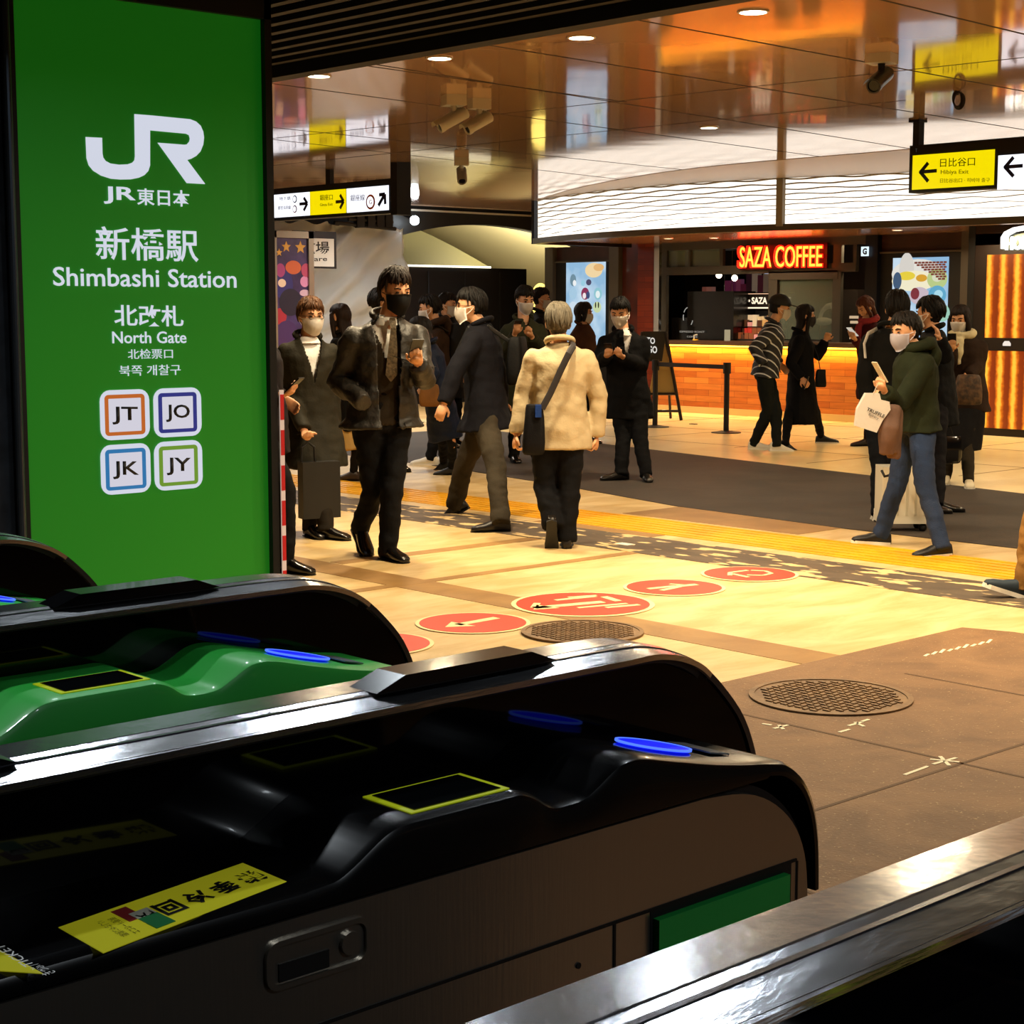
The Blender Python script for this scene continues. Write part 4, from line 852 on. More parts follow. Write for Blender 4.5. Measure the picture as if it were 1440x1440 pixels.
    bm = bmesh.new(); prism(bm, [V(1.191, ys + .024, 1.0052), V(1.323, ys + .024, 1.0052), V(1.323, ys + .102, 1.0052), V(1.191, ys + .102, 1.0052)], (0, 0, .0012)); link('display', bm, mat('lcd', '0c1012', .1, coat=.5), e)
    # card reader: glowing blue oval
    n = Vector((.22, 0, .97)).normalized(); ax = n.cross(Vector((0, 1, 0))) * -1
    cc = V(1.655, ys + .085, .986); bm = bmesh.new(); disc(bm, cc, ax.normalized(), Vector((0, 1, 0)), .058, .044, n * .003); link('card_reader', bm, glow('0a18ff', 1.6), e)
    bm = bmesh.new(); rs = []
    for rr, h in ((.060, .001), (.060, .004), (.056, .004), (.056, .002)): rs.append(ring(bm, cc + n * h, ax.normalized(), Vector((0, 1, 0)), rr, rr * .76, 36))
    skin(bm, rs, False); link('reader_rim', bm, glow('4a70ff', 1.5), e)
    cc = V(1.745, ys + .085, .967); bm = bmesh.new(); prism(bm, [cc + ax.normalized() * a + Vector((0, b, 0)) for a, b in ((-.02, -.04), (.02, -.04), (.02, .04), (-.02, .04))], n * .002); link('reader_label', bm, mat('label_grey', '70757a', .4), e)
    # lower panels, seams, handle
    SE = mat('seam', '050505', .6)
    bm = bmesh.new(); yy = ys - .0015
    for lo, hi in (((-.6, .802), (1.86, .806)), ((1.492, .05), (1.496, .802)), ((1.86, .3), (1.863, .802))): box(bm, V(lo[0], yy, lo[1]), V(hi[0], yy + .002, hi[1]))
    link('seam', bm, SE, e)
    Box('flap_recess', V(1.56, ys - .001, .40), V(1.848, ys + .0, .802), MATTE, e)
    Box('flap_door', V(1.565, ys - .012, .42), V(1.832, ys - .001, .792), mat('flap_green', '1c9a40', .5, bump=.2, bscale=12), e, bevel=.006)
    Box('latch', V(1.545, ys - .008, .60), V(1.565, ys, .74), mat('gate_steel'), e)
    bm = bmesh.new(); cyl(bm, V(1.43, ys - .002, .765), .004, .003, 'y', 12); link('screw', bm, SE, e)
    bm = bmesh.new(); out = []
    def rr2(x0, x1, z0, z1, r, y):
        pts = []
        for cx, cz, a0 in ((x1 - r, z1 - r, 0), (x0 + r, z1 - r, 90), (x0 + r, z0 + r, 180), (x1 - r, z0 + r, 270)):
            for k in range(5): a = R(a0 + 22.5 * k); pts.append(bm.verts.new(V(cx + r * math.cos(a), y, cz + r * math.sin(a))))
        return pts
    rs = [rr2(.968, 1.105, .858, .912, .016, ys), rr2(.968, 1.105, .858, .912, .016, ys - .005), rr2(.974, 1.099, .864, .906, .012, ys - .005), rr2(.974, 1.099, .864, .906, .012, ys - .001)]
    skin(bm, rs, False); bm.faces.new(rs[-1]); link('handle_plate', bm, mat('gate_steel'), e, smooth=30)
    Box('handle_slot', V(.985, ys - .003, .866), V(1.05, ys - .0005, .886), MATTE, e)
    bm = bmesh.new(); cyl(bm, V(1.078, ys - .006, .886), .013, .005, 'y', 20); link('key_lock', bm, mat('gate_steel'), e)
    if sticker:
        zt = .9565; Ym = (ys, yf)
        def q(u, v): return onz(*[a for a in ((82 + (345 - 82) * u) * (1 - v) + (145 + (413 - 145) * u) * v, (1305 + (1213 - 1305) * u) * (1 - v) + (1341 + (1237 - 1341) * u) * v)], zt)
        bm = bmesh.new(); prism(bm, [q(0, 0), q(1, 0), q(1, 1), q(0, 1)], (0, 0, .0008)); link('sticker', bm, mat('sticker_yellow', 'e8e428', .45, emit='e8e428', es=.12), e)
        def flat(s, m, u0, u1, v0, v1, rot=0, bold=.02):
            c = bpy.data.curves.new('t', 'FONT'); c.body = s; c.size = 1; c.offset = bold; c.resolution_u = 2; o = bpy.data.objects.new('t', c); COL.objects.link(o); bpy.context.view_layer.update()
            me = bpy.data.meshes.new_from_object(o.evaluated_get(bpy.context.evaluated_depsgraph_get())); bpy.data.objects.remove(o)
            xs = [v.co.x for v in me.vertices]; yv = [v.co.y for v in me.vertices]; a, b, c0, d0 = min(xs), max(xs), min(yv), max(yv)
            for v in me.vertices:
                s_ = (v.co.x - a) / (b - a); t_ = (v.co.y - c0) / (d0 - c0)
                if rot == 180: s_, t_ = 1 - s_, 1 - t_
                if rot == 90: s_, t_ = t_, s_      # read from the passage
                if rot == 270: s_, t_ = 1 - t_, 1 - s_
                v.co = q(u0 + (u1 - u0) * s_, v1 + (v0 - v1) * t_) + Vector((0, 0, .0014))
            bm = bmesh.new(); bm.from_mesh(me); bpy.data.meshes.remove(me); link('lettering', bm, m, e)
        # upside-down characters reading from the far side
        for k, ch in enumerate('回冷季熊'): flat(ch, mat('ink_black'), .41 + k * .145, .41 + k * .145 + .115, .3, .72, 180, .04)
        for u0, u1, v0, v1, c in ((.26, .34, .08, .5, 'a83030'), (.30, .40, .3, .7, 'e8e8d0'), (.30, .40, .52, .92, '208848')):
            bm = bmesh.new(); prism(bm, [q(u0, v0), q(u1, v0), q(u1, v1), q(u0, v1)], (0, 0, .0012 + .0002 * (v0 > .2) + .0002 * (v0 > .4))); link('printed_shape', bm, mat('st' + c, c, .5), e)
        flat('PA', mat('st_g', '1a4a38', .5), .31, .39, .4, .62, 180)
        flat('環境にやさしい', mat('ink_olive2', '5a5a10', .5), .145, .185, .22, .82, 90, .0); flat('エコカード使用', mat('ink_olive2'), .20, .24, .25, .85, 90, .0)
        # yellow arrow and ticket wording
        bm = bmesh.new(); prism(bm, [onz(-60, 1358, zt), onz(0, 1337, zt), onz(61, 1370, zt), onz(-20, 1365, zt)], (0, 0, .0008)); link('arrow', bm, mat('sticker_yellow'), e)
        for s, x0, y0, x1, y1, h in (('TICKET', 50, 1358, 3, 1329, .012), ('きっぷ /', 80, 1369, 52, 1356, .013)):
            c = bpy.data.curves.new('t', 'FONT'); c.body = s; c.size = 1; c.resolution_u = 2; o = bpy.data.objects.new('t', c); COL.objects.link(o); bpy.context.view_layer.update()
            me = bpy.data.meshes.new_from_object(o.evaluated_get(bpy.context.evaluated_depsgraph_get())); bpy.data.objects.remove(o)
            A, B = onz(x0, y0, zt), onz(x1, y1, zt); U = (B - A); W = U.length; n_ = ZUP.cross(U.normalized()); mxx = max(v.co.x for v in me.vertices)
            for v in me.vertices: v.co = A + U * (v.co.x / mxx) + n_ * (v.co.y * h * 1.2) + Vector((0, 0, .001))
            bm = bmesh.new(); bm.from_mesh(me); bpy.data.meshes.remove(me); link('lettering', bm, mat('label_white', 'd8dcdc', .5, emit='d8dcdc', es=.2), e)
    return e
GB = mat('cover_black', '050507', .25, coat=.2); GG = mat('cover_green', '3cd050', .4, coat=.25)
gate(1.65, 'black ticket gate in the foreground with a yellow sticker and blue reader', GB, sticker=True)
gate(2.47, 'green topped ticket gate, second row from the camera', GG)
gate(3.39, 'farthest ticket gate at the left edge, under the station panel', GG, end=-.12)
gate(.765, 'nearest black ticket gate crossing the bottom right corner, seen mostly as its steel rail', GB, sensors=((.2, .78),), end=-.08)
# ================================================================== PEOPLE
def bake(bm, voxel, smooth_it=4, disp=0., seed=0., freq=7., stretch=(1, 1, 1)):
    """fuse overlapping closed shapes into one continuous surface"""
    me = bpy.data.meshes.new('t'); bmesh.ops.recalc_face_normals(bm, faces=bm.faces); bm.to_mesh(me); bm.free()
    o = bpy.data.objects.new('t', me); COL.objects.link(o)
    r = o.modifiers.new('r', 'REMESH'); r.mode = 'VOXEL'; r.voxel_size = voxel; r.adaptivity = 0
    s = o.modifiers.new('s', 'SMOOTH'); s.iterations = smooth_it; s.factor = .5
    bpy.context.view_layer.update(); dg = bpy.context.evaluated_depsgraph_get()
    out = bpy.data.meshes.new_from_object(o.evaluated_get(dg)); bpy.data.objects.remove(o); bpy.data.meshes.remove(me)
    b = bmesh.new(); b.from_mesh(out); bpy.data.meshes.remove(out)
    if disp:
        b.normal_update()
        for v in b.verts:
            c = v.co; p = Vector((c.x * stretch[0], c.y * stretch[1], c.z * stretch[2])) * freq + Vector((seed, seed * 1.7, 0))
            f = noise.noise(p) + .5 * noise.noise(p * 2.3); g = 1 - 2 * abs(noise.noise(p * .8 + Vector((5, 5, 5))))
            v.co = c + v.normal * disp * (f + .6 * g - .3)
    return b
SKIN = mat('skin', 'd09a72', .5, var=.06, vscale=20, bump=.05, bscale=60)
HAIRS = {}
def hair_mat(c='14100e'): return mat('hair_' + c, c, .6, spec=.25, bump=.6, bscale=120, stretch=(1, 1, .15), var=.3, vscale=40)
MASKW = mat('mask_white', 'efe9e2', .7, bump=.2, bscale=60); MASKB = mat('mask_black', '0c0c0e', .7)
EYEM = mat('eye_dark', '150d0a', .2)
class Fr:  # a frame: origin + right, forward, up
    def __init__(s, o, x, y, z): s.o, s.x, s.y, s.z = o, x, y, z
    def __call__(s, a, b, c): return s.o + s.x * a + s.y * b + s.z * c
    def M(s): return Matrix((s.x, s.y, s.z)).transposed()
def facing(yaw): return (FLAT * -math.cos(R(yaw)) + RIGHT * math.sin(R(yaw))).normalized()
def frame(o, yaw, pitch=0, roll=0):
    f = facing(yaw); x = f.cross(ZUP).normalized(); f2 = f * math.cos(R(pitch)) - ZUP * math.sin(R(pitch)); z = x.cross(f2).normalized()
    if roll: q = Matrix.Rotation(R(roll), 3, f2); x = q @ x; z = q @ z
    return Fr(Vector(o), x, f2, z)
def head_shape(bm, H, s):
    for v in ball(bm, (0, 0, 0), 1, seg=28, rings_=20):
        x, y, z = v.co
        w_ = .078 * (1 - .30 * max(0, -z) ** 1.3 - .05 * max(0, z)); d = .096 if y > 0 else .098
        zz = z * (.115 if z < 0 else .112); yy = y * d
        if z < -.15 and y < 0: yy *= 1 - .45 * min(1, (-z - .15) * 1.4)
        if z < -.4 and y > 0: yy += .012 * (-z - .4)
        v.co = H(x * w_ * s, yy * s, zz * s)
    M = H.M()
    def el(c, r): ball(bm, H(*[k * s for k in c]), [k * s for k in r], M, 10, 7)
    el((0, .098, -.022), (.012, .016, .012)); el((0, .094, -.005), (.009, .012, .024)); el((0, .084, .022), (.05, .012, .009))
    el((0, .088, -.052), (.024, .012, .006)); el((0, .087, -.063), (.02, .012, .006)); el((0, .078, -.098), (.026, .022, .018))
    for q in (-1, 1): el((q * .080, -.004, -.012), (.009, .018, .031)); el((q * .045, .066, -.03), (.024, .022, .022))
def hand(bm, wr, el, s, palm=None, curl=.5, side=1):
    """palm, four unequal bent fingers and a thumb; palm = direction the palm faces"""
    d = (wr - el).normalized(); pn = Vector(palm) if palm else -FLAT
    pn = (pn - d * pn.dot(d)).normalized(); x = d.cross(pn).normalized() * side
    F_ = Fr(wr, x, d, pn)
    M = Matrix((x, d, pn)).transposed()
    ball(bm, F_(0, .045 * s, 0), (.037 * s, .052 * s, .018 * s), M, 12, 8)
    for k, (ox, L) in enumerate(((-.029, .068), (-.010, .078), (.010, .073), (.028, .056))):
        a = curl * 1.0; p0 = F_(ox * s, .07 * s, 0); d1 = (d * math.cos(a) + pn * math.sin(a)); d2 = (d * math.cos(a * 2.1) + pn * math.sin(a * 2.1))
        p1 = p0 + (d1 + x * (ox * 1.5)) * L * .55 * s; p2 = p1 + d2 * L * .5 * s
        tube(bm, [p0 - d * .02 * s, p1, p2], [.0095 * s, .009 * s, .0075 * s], 8)
    t0 = F_(-.026 * s, .02 * s, .004 * s); t1 = t0 + (-x * .7 + d * .6 + pn * .35).normalized() * .042 * s; t2 = t1 + (d * .9 + pn * (.2 + curl * .4) - x * .1).normalized() * .034 * s
    tube(bm, [t0, t1, t2], [.014 * s, .011 * s, .009 * s], 8)
def limb(bm, pts, rad, n=14, flat=None):
    """tapered limb with rounded joints"""
    pts = [Vector(p) for p in pts]; P, Q = [], []
    for i in range(len(pts) - 1):
        for t in (0, .33, .66): P.append(pts[i].lerp(pts[i + 1], t)); f = rad[i] + (rad[i + 1] - rad[i]) * t; Q.append(f)
    P.append(pts[-1]); Q.append(rad[-1]); tube(bm, P, Q, n, flat=flat)
def shoe(nm, an, yaw, pitch, s, m, par, sole=None, L=.275, heel=0.):
    f = facing(yaw); x = f.cross(ZUP).normalized(); f2 = f * math.cos(R(pitch)) - ZUP * math.sin(R(pitch)); u = x.cross(f2).normalized(); F_ = Fr(an, x, f2, u)
    bm = bmesh.new(); rs = []
    for t, w_, h, c in ((-.26, .018, .03, -.05), (-.24, .032, .075, -.035), (-.1, .036, .105, -.03), (.05, .036, .105, -.03), (.2, .038, .075, -.04), (.4, .044, .055, -.052), (.6, .046, .045, -.057), (.72, .036, .034, -.062), (.76, .016, .02, -.068)):
        b0 = -.085 * s; top = b0 + h * s * 1.08; rs.append(ring(bm, F_(0, t * L * s, (b0 + top) / 2), x, u, w_ * s, (top - b0) / 2, 14, 2.6))
    skin(bm, rs); bmesh.ops.smooth_vert(bm, verts=bm.verts, factor=.3, use_axis_x=True, use_axis_y=True, use_axis_z=True)
    o = link('shoe', bm, m, par, smooth=1)
    bm = bmesh.new(); pts = [(-.27, .0), (-.22, .034), (0, .036), (.2, .036), (.45, .048), (.65, .046), (.76, .02), (.78, 0)]
    loop = [(t, w_) for t, w_ in pts] + [(t, -w_) for t, w_ in pts[::-1][1:-1]]
    hh = .024 if sole else .012
    prism(bm, [F_(w_ * s, t * L * s, (-.094 + hh) * s) for t, w_ in loop], u * (-hh * s)); so = link('sole', bm, sole or mat('sole_black', '0d0b0a', .6), None, smooth=False)
    adopt_to(so, o)
def adopt_to(ch, par):
    ch.parent = par; ch.matrix_parent_inverse = par_world(par).inverted()
def par_world(o):
    p = o.parent; M = Matrix.Identity(4)
    return M  # parts keep world coordinates (identity world matrix)
PCOUNT = 0
def pouch(name, M, w, d, h, m, parent=None, taper=.9, sag=.12):
    bm = bmesh.new(); rs = []; X, Y, Z = (M.to_3x3() @ Vector(v) for v in ((1, 0, 0), (0, 1, 0), (0, 0, 1))); o = M.translation
    for t, a in ((-.5, .55), (-.49, .8), (-.44, .95), (-.25, 1.02), (0, 1), (.25, .96), (.42, .9), (.49, .8), (.5, .6)):
        k = 1 - (1 - taper) * (t + .5); c = o + Z * (t * h) + X * noise.noise(o * 3 + Z * t * 3) * .01
        rs.append(ring(bm, c, X, Y, w / 2 * a * k, d / 2 * (a + sag * math.cos(t * 3)) * k, 24, 4.5))
    skin(bm, rs); return link(name, bm, m, parent, smooth=50)
def person(label, D, head, neck, pelvis, yaw, face=None, s=1., skinv=None, arms={}, legs={}, top=None, pants=None, shoes=None, hair='14100e', long=0., mask=None, glasses=False, shirt=None, tie=None, cap=None, voxel=.0075, skirt=None, collar=None, look=8, hood=False, hairtop=1., vest=None, wide=1., roll=0, belt_=None, sw=.185, bald=False, bun=False, scarf=None, hands=True):
    """joints are picked as pixels and turned into points at the person's own distance; D may shift per joint (third value, metres away)"""
    global PCOUNT; PCOUNT += 1; sd = PCOUNT * 3.7
    J = lambda t: ond(t[0], t[1], D + (t[2] if len(t) > 2 else 0)) if not isinstance(t, Vector) else t
    def G(t):  # joint near the ground: where its pixel meets the ankle height
        if len(t) > 2 and t[2] is not None: return J(t)
        return onz(t[0], t[1], .088 * s)
    Nk, Pv = J(neck), J(pelvis); base = Vector((Pv.x, Pv.y, 0))
    e = empty('person', base, label, 'person')
    f = facing(yaw); W = f.cross(ZUP).normalized(); sp = (Nk - Pv).normalized()
    Fb = (f - sp * f.dot(sp)).normalized()
    hy = yaw if face is None else face
    Hc = J(head); H = frame(Hc, hy, look, roll)
    tl = (Nk - Pv).length
    C = lambda t, df=0.: Pv + sp * tl * t + Fb * df
    sh = {k: C(.83) + W * (sw * .93 * wide * s * q) + Fb * .0 for k, q in (('R', 1), ('L', -1))}
    hp = {k: Pv - sp * .02 + W * (.09 * s * q) for k, q in (('R', 1), ('L', -1))}
    A = {}
    for k, q in (('R', 1), ('L', -1)):
        a = arms.get(k)
        if a: el, wr = J(a[0]), J(a[1])
        else: el = sh[k] + Vector((0, 0, -.28 * s)) + W * q * .05 - Fb * .02; wr = el + Vector((0, 0, -.24 * s)) + Fb * .05 + W * q * .01
        A[k] = (sh[k], el, wr, a[2] if a and len(a) > 2 else {})
    Lg = {}
    for k, q in (('R', 1), ('L', -1)):
        l = legs.get(k)
        if l:
            an = G(l[1]); kn = J(l[0]); 
            if len(l[0]) < 3:
                # keep the knee between hip and ankle in depth
                dm = ((hp[k] - EYE).dot(FLAT) + (an - EYE).dot(FLAT)) / 2; kn = ond(l[0][0], l[0][1], dm)
            ty, tp = l[2] if len(l) > 2 else (yaw, 0)
        else:
            an = Vector((hp[k].x, hp[k].y, .088 * s)) + W * q * .02; kn = hp[k].lerp(an, .48) + f * .03; ty, tp = yaw, 0
        Lg[k] = (hp[k], kn, an, ty, tp)
    # ---- continuous body
    bm = bmesh.new(); head_shape(bm, H, s)
    nb = H(0, -.018 * s, -.07 * s)
    limb(bm, [nb, Nk.lerp(nb, .3), C(.93)], [.052 * s, .054 * s, .06 * s])
    rs = [ring(bm, C(t), W, Fb, rx * s * .8, ry * s * .8, 16) for t, rx, ry in ((-.08, .12, .09), (0, .165, .11), (.35, .135, .095), (.7, .16, .11), (.82, .16, .085), (.95, .07, .06))]; skin(bm, rs)
    for k in 'RL':
        a0, a1, a2, op = A[k]; limb(bm, [a0.lerp(a1, .14), a1, a2 if not op.get('hide') else a1.lerp(a2, .7)], [.045 * s, .036 * s, .027 * s])
        if hands and not op.get('hide'): hand(bm, a2, a1, s, op.get('palm'), op.get('curl', .5), 1 if k == 'R' else -1)
        h0, h1, h2, ty, tp = Lg[k]; limb(bm, [h0, h1, h2], [.07 * s, .045 * s, .030 * s]); ff = facing(ty)
        if tp < 20: limb(bm, [h2 - ZUP * .015, h2 + ff * .06 * s - ZUP * .055 * s], [.026 * s, .02 * s])
    b = bake(bm, voxel, 3); link('body', b, skinv or SKIN, e, smooth=1)
    # ---- face
    for q in (-1, 1):
        bm = bmesh.new(); ball(bm, H(q * .031 * s, .0865 * s, .004 * s), (.013 * s, .008 * s, .0055 * s), H.M(), 10, 6); link('eye', bm, EYEM, e)
        bm = bmesh.new(); tube(bm, [H(q * .015 * s, .097 * s, .024 * s), H(q * .034 * s, .095 * s, .030 * s), H(q * .052 * s, .080 * s, .025 * s)], [.004, .005, .003], 6); link('eyebrow', bm, hair_mat(hair), e)
    if mask:
        bm = bmesh.new(); g = []
        for i in range(17):
            a = R(-78 + 156 * i / 16); row = []
            for j in range(9):
                t = j / 8; z = .002 - .014 * abs(math.sin(a)) - t * .134 * (1 - .35 * abs(math.sin(a)) ** 2) ; wz = 1 - .30 * max(0, -z / .115) ** 1.3
                bulge = .016 * math.sin(math.pi * min(1, t * 1.1)) * max(0, math.cos(a)); x = .086 * wz * math.sin(a); y = (.094 * math.sqrt(max(.06, 1 - (z / .21) ** 2))) * math.cos(a) * 1.02 + .016 + bulge
                row.append(bm.verts.new(H(x * s, y * s, z * s)))
            g.append(row)
        for r0, r1 in zip(g, g[1:]):
            for j in range(8): bm.faces.new((r0[j], r0[j + 1], r1[j + 1], r1[j]))
        bmesh.ops.solidify(bm, geom=list(bm.faces), thickness=-.004)
        mo = link('face_mask', bm, mask, e, smooth=1)
        bm = bmesh.new()
        for q in (-1, 1):
            for zz in (-.006, -.07): tube(bm, [H(q * .080 * s, .035 * s, (-.015 if zz > -.01 else -.06) * s), H(q * .087 * s, 0, (zz * .4 - .006) * s), H(q * .084 * s, -.018 * s, -.012 * s)], .0025, 5)
        adopt_to(link('ear_loop', bm, mask), mo)
    if glasses:
        bm = bmesh.new()
        for q in (-1, 1):
            pts = [H((q * .033 + .023 * math.cos(a)) * s, .107 * s, (.002 + .016 * math.sin(a)) * s) for a in [2 * math.pi * i / 14 for i in range(15)]]; tube(bm, pts, .002, 5, caps=False); tube(bm, [H(q * .056 * s, .105 * s, .006 * s), H(q * .086 * s, 0, .002 * s)], .002, 5)
        tube(bm, [H(-.01 * s, .108 * s, .004 * s), H(.01 * s, .108 * s, .004 * s)], .002, 5); link('glasses', bm, mat('glasses_dark', '15100c', .3), e)
    # ---- hair
    bm = bmesh.new()
    for v in ball(bm, (0, 0, 0), 1, seg=40, rings_=30):
        x, y, z = v.co; n0 = noise.noise(Vector((x * 5 + sd, y * 5, z * 1.5))) ; n1 = noise.noise(Vector((x * 14 + sd, y * 14, z * 3)))
        rx, ry, rz = .088, .110, .130 * hairtop; low = z < -.12
        hl = .42 + .10 * n0 + .12 * n1 if not bald else .62  # hairline height at the front
        sc_ = 1 + .05 * n0 + .035 * n1
        frontness = y - .12 * abs(x)
        if frontness > -.02 and z < hl + .25 * max(0, .5 - frontness) * -1: sc_ *= .72
        if abs(x) > .75 and -.5 < z < .0 and y > -.25 and not long: sc_ *= .8
        if z < -.45 - .1 * n0: sc_ *= .7 if y > -.1 else .82
        v.co = H(x * rx * s * sc_, (y * ry - .008) * s * sc_, (z * rz + .006) * s * sc_)
    rnd = random.Random(int(sd * 10)); NL = 110 if not cap else 0
    for i in range(NL):
        az = rnd.uniform(-math.pi, math.pi); fr_ = math.cos(az)   # 1 = front
        t0 = rnd.uniform(.1, .9); end = (1.12 + rnd.uniform(-.1, .16) if fr_ > .35 else (1.55 if fr_ > -.2 else 1.95) + rnd.uniform(-.25, .1)) if not bald else 1.6
        if end - t0 < .3: t0 = end - .4
        pts = []; daz = rnd.uniform(-.35, .35) + .25 * math.sin(az); lift = rnd.uniform(1.0, 1.055)
        for q in range(5):
            th = t0 + (end - t0) * q / 4; aa = az + daz * q / 4
            pts.append(H(math.sin(th) * math.sin(aa) * .088 * lift * s, (math.sin(th) * math.cos(aa) * .110 * lift - .008) * s, (math.cos(th) * .128 * hairtop * lift + .006) * s))
        tube(bm, pts, [.004 * s, .011 * s, .012 * s, .009 * s, .003 * s], 5, flat=.8)
    if long:
        n_ = 15; rs = []
        for t, w_, d in ((.06, .07, .05), (-.03, .088, .06), (-.10, .092, .055), (-.10 - long * .5, .095, .05), (-.10 - long, .07, .03)):
            c = H(0, -.045 * s, t * s) if t > -.12 else Vector(H(0, -.05 * s, -.1 * s)) + ZUP * (t + .1) * s - Fb * .03
            rs.append(ring(bm, c, H.x, (H.y - ZUP * H.y.dot(ZUP)).normalized(), w_ * s, d * s, n_))
        skin(bm, rs)
        for q in (-1, 1): limb(bm, [H(q * .07 * s, .045 * s, .045 * s), H(q * .086 * s, .035 * s, -.05 * s), H(q * .08 * s, .03 * s, -.1 * s - .6 * long * s)], [.02, .026, .02])
        if long: b = bake(bm, .009, 2, .006, sd, 14, (1, 1, .25)); bm = b
    if bun: ball(bm, H(0, -.12 * s, .02 * s), .045 * s)
    link('hair', bm, hair_mat(hair), e, smooth=1)
    if cap:
        bm = bmesh.new()
        for v in ball(bm, (0, 0, 0), 1, seg=24, rings_=14):
            x, y, z = v.co; z = max(z, -.05); v.co = H(x * .107 * s, (y * .128 - .012) * s, (.035 + z * .118) * s)
        o = link('cap', bm, cap, e, smooth=1)
        bm = bmesh.new(); prism(bm, [H(.075 * math.sin(a) * s, (.08 + .125 * math.cos(a)) * s, (.048 - .02 * math.cos(a)) * s) for a in [R(-90 + 15 * i) for i in range(13)]], H.z * .01); adopt_to(link('cap_brim', bm, cap), o)
    # ---- legs' clothing
    if pants:
        col_, wd, fl = pants if isinstance(pants, tuple) else (pants, 1., 1.)
        bm = bmesh.new(); rs = [ring(bm, C(t), W, Fb, rx * s, ry * s, 16) for t, rx, ry in ((-.10, .13, .10), (0, .172, .125), (.18, .16, .115), (.3, .15, .105))]; skin(bm, rs)
        for k in 'RL':
            h0, h1, h2, ty, tp = Lg[k]; r = [.098 * s * wd, .070 * s * wd, .054 * s * wd * fl]; e_ = h2 + (h2 - h1).normalized() * .05 * s; limb(bm, [h0 + ZUP * .02, h1, e_], r)
        b = bake(bm, .012, 3, .009 * s, sd, 8, (1, 1, 1.6)); link('trousers', b, col_, e, smooth=1)
    if skirt:
        m_, py, w0 = skirt; zb = J((neck[0], py)).z; c1 = (Lg['R'][1] + Lg['L'][1]) / 2; bm = bmesh.new()
        cb = Pv.lerp(c1, min(1, max(0, (Pv.z - zb) / max(.1, Pv.z - c1.z)))); cb = Vector((cb.x, cb.y, zb))
        rs = [ring(bm, c, W, Fb, rx * s, ry * s, 20) for c, rx, ry in ((C(.3), .14, .10), (C(0), .18, .13), (Pv.lerp(cb, .5), .18 * w0, .15 * w0), (cb, .19 * w0, .17 * w0))]; skin(bm, rs); b = bake(bm, .013, 2, .012, sd, 6, (1, 1, .4)); link('skirt', b, m_, e, smooth=1)
    for k in 'RL':
        h0, h1, h2, ty, tp = Lg[k]
        if shoes: shoe('shoe', h2, ty, tp, s, shoes[0], e, shoes[1] if len(shoes) > 1 else None)
    # ---- upper clothing: (material, hem row, dict(open=..., flare=..., sleeve=...))
    def upper(nm, m, hem, off=0., opn=None, flare=1., sleeve=True, sl=1., vox=.011, disp=.008, low_neck=.97):
        bm = bmesh.new(); zb = J((pelvis[0], hem)).z; down = Pv.z - zb; k0 = max(0, down)
        cpt = Pv - ZUP * k0 if down > 0 else C((zb - Pv.z) / max(.1, sp.z * tl))
        if down > .25: c1 = (Lg['R'][1] + Lg['L'][1]) / 2; cpt = Pv.lerp(Vector((c1.x, c1.y, zb)), .8); cpt.z = zb
        o_ = off
        prof = [(cpt, (.195 * flare + o_), (.14 * flare + o_))]
        if down > .02: prof += [(C(0.02), .178 * (1 + flare) / 2 + o_, .135 + o_)]
        prof += [(C(.35), .162 + o_, .12 + o_), (C(.6), .176 * wide + o_, .13 + o_), (C(.76), .188 * wide + o_, .122 + o_), (C(.84), .186 * wide + o_, .098 + o_), (C(.885), .165 * wide + o_, .088 + o_), (C(.925), .125 * wide + o_, .08 + o_), (C(low_neck - .01), .088 + o_, .076 + o_), (C(low_neck + .035), .066 + o_ * .7, .066 + o_ * .7)]
        rs = [ring(bm, c, W, Fb, rx * s, ry * s, 20) for c, rx, ry in prof]; skin(bm, rs)
        if sleeve:
            for k in 'RL':
                a0, a1, a2, op = A[k]; ball(bm, a0 - W * (.012 if k == 'R' else -.012) - ZUP * .012 * s, (.062 + o_ * .35) * s * sl); limb(bm, [a0 - W * (.015 if k == 'R' else -.015) - ZUP * .02, a1, a2 + (a1 - a2).normalized() * .005], [(.066 + o_ * .45) * s * sl, (.058 + o_ * .45) * s * sl, (.046 + o_ * .4) * s * sl])
        b = bake(bm, vox, 3, disp * s, sd + off * 50, 7, (1, 1, 1.3))
        if opn:
            w0, w1, t0 = opn; dele = []
            for fc in b.faces:
                c = fc.calc_center_median() - Pv; t = c.dot(sp) / tl; lat = c.dot(W); fr = c.dot(Fb)
                if fr > .03 and t > t0 and abs(lat) < w0 + (w1 - w0) * max(0, (t - t0) / (1 - t0)) ** 1.2: 
                    # sleeves stay: only faces close to the trunk's front
                    if (C(t) + W * lat - (Pv + c)).length < .24 * s: dele.append(fc)
            bmesh.ops.delete(b, geom=dele, context='FACES')
            bmesh.ops.solidify(b, geom=list(b.faces), thickness=.006)
        return link(nm, b, m, e, smooth=1)
    if shirt: upper('shirt', shirt, pelvis[1] + 4, -.028, None, 1., True, .8, .011, .004, 1.0)
    if vest: upper('vest', vest, pelvis[1] + 6, -.012, (.02, .10, .62), .95, False, 1, .011, .004)
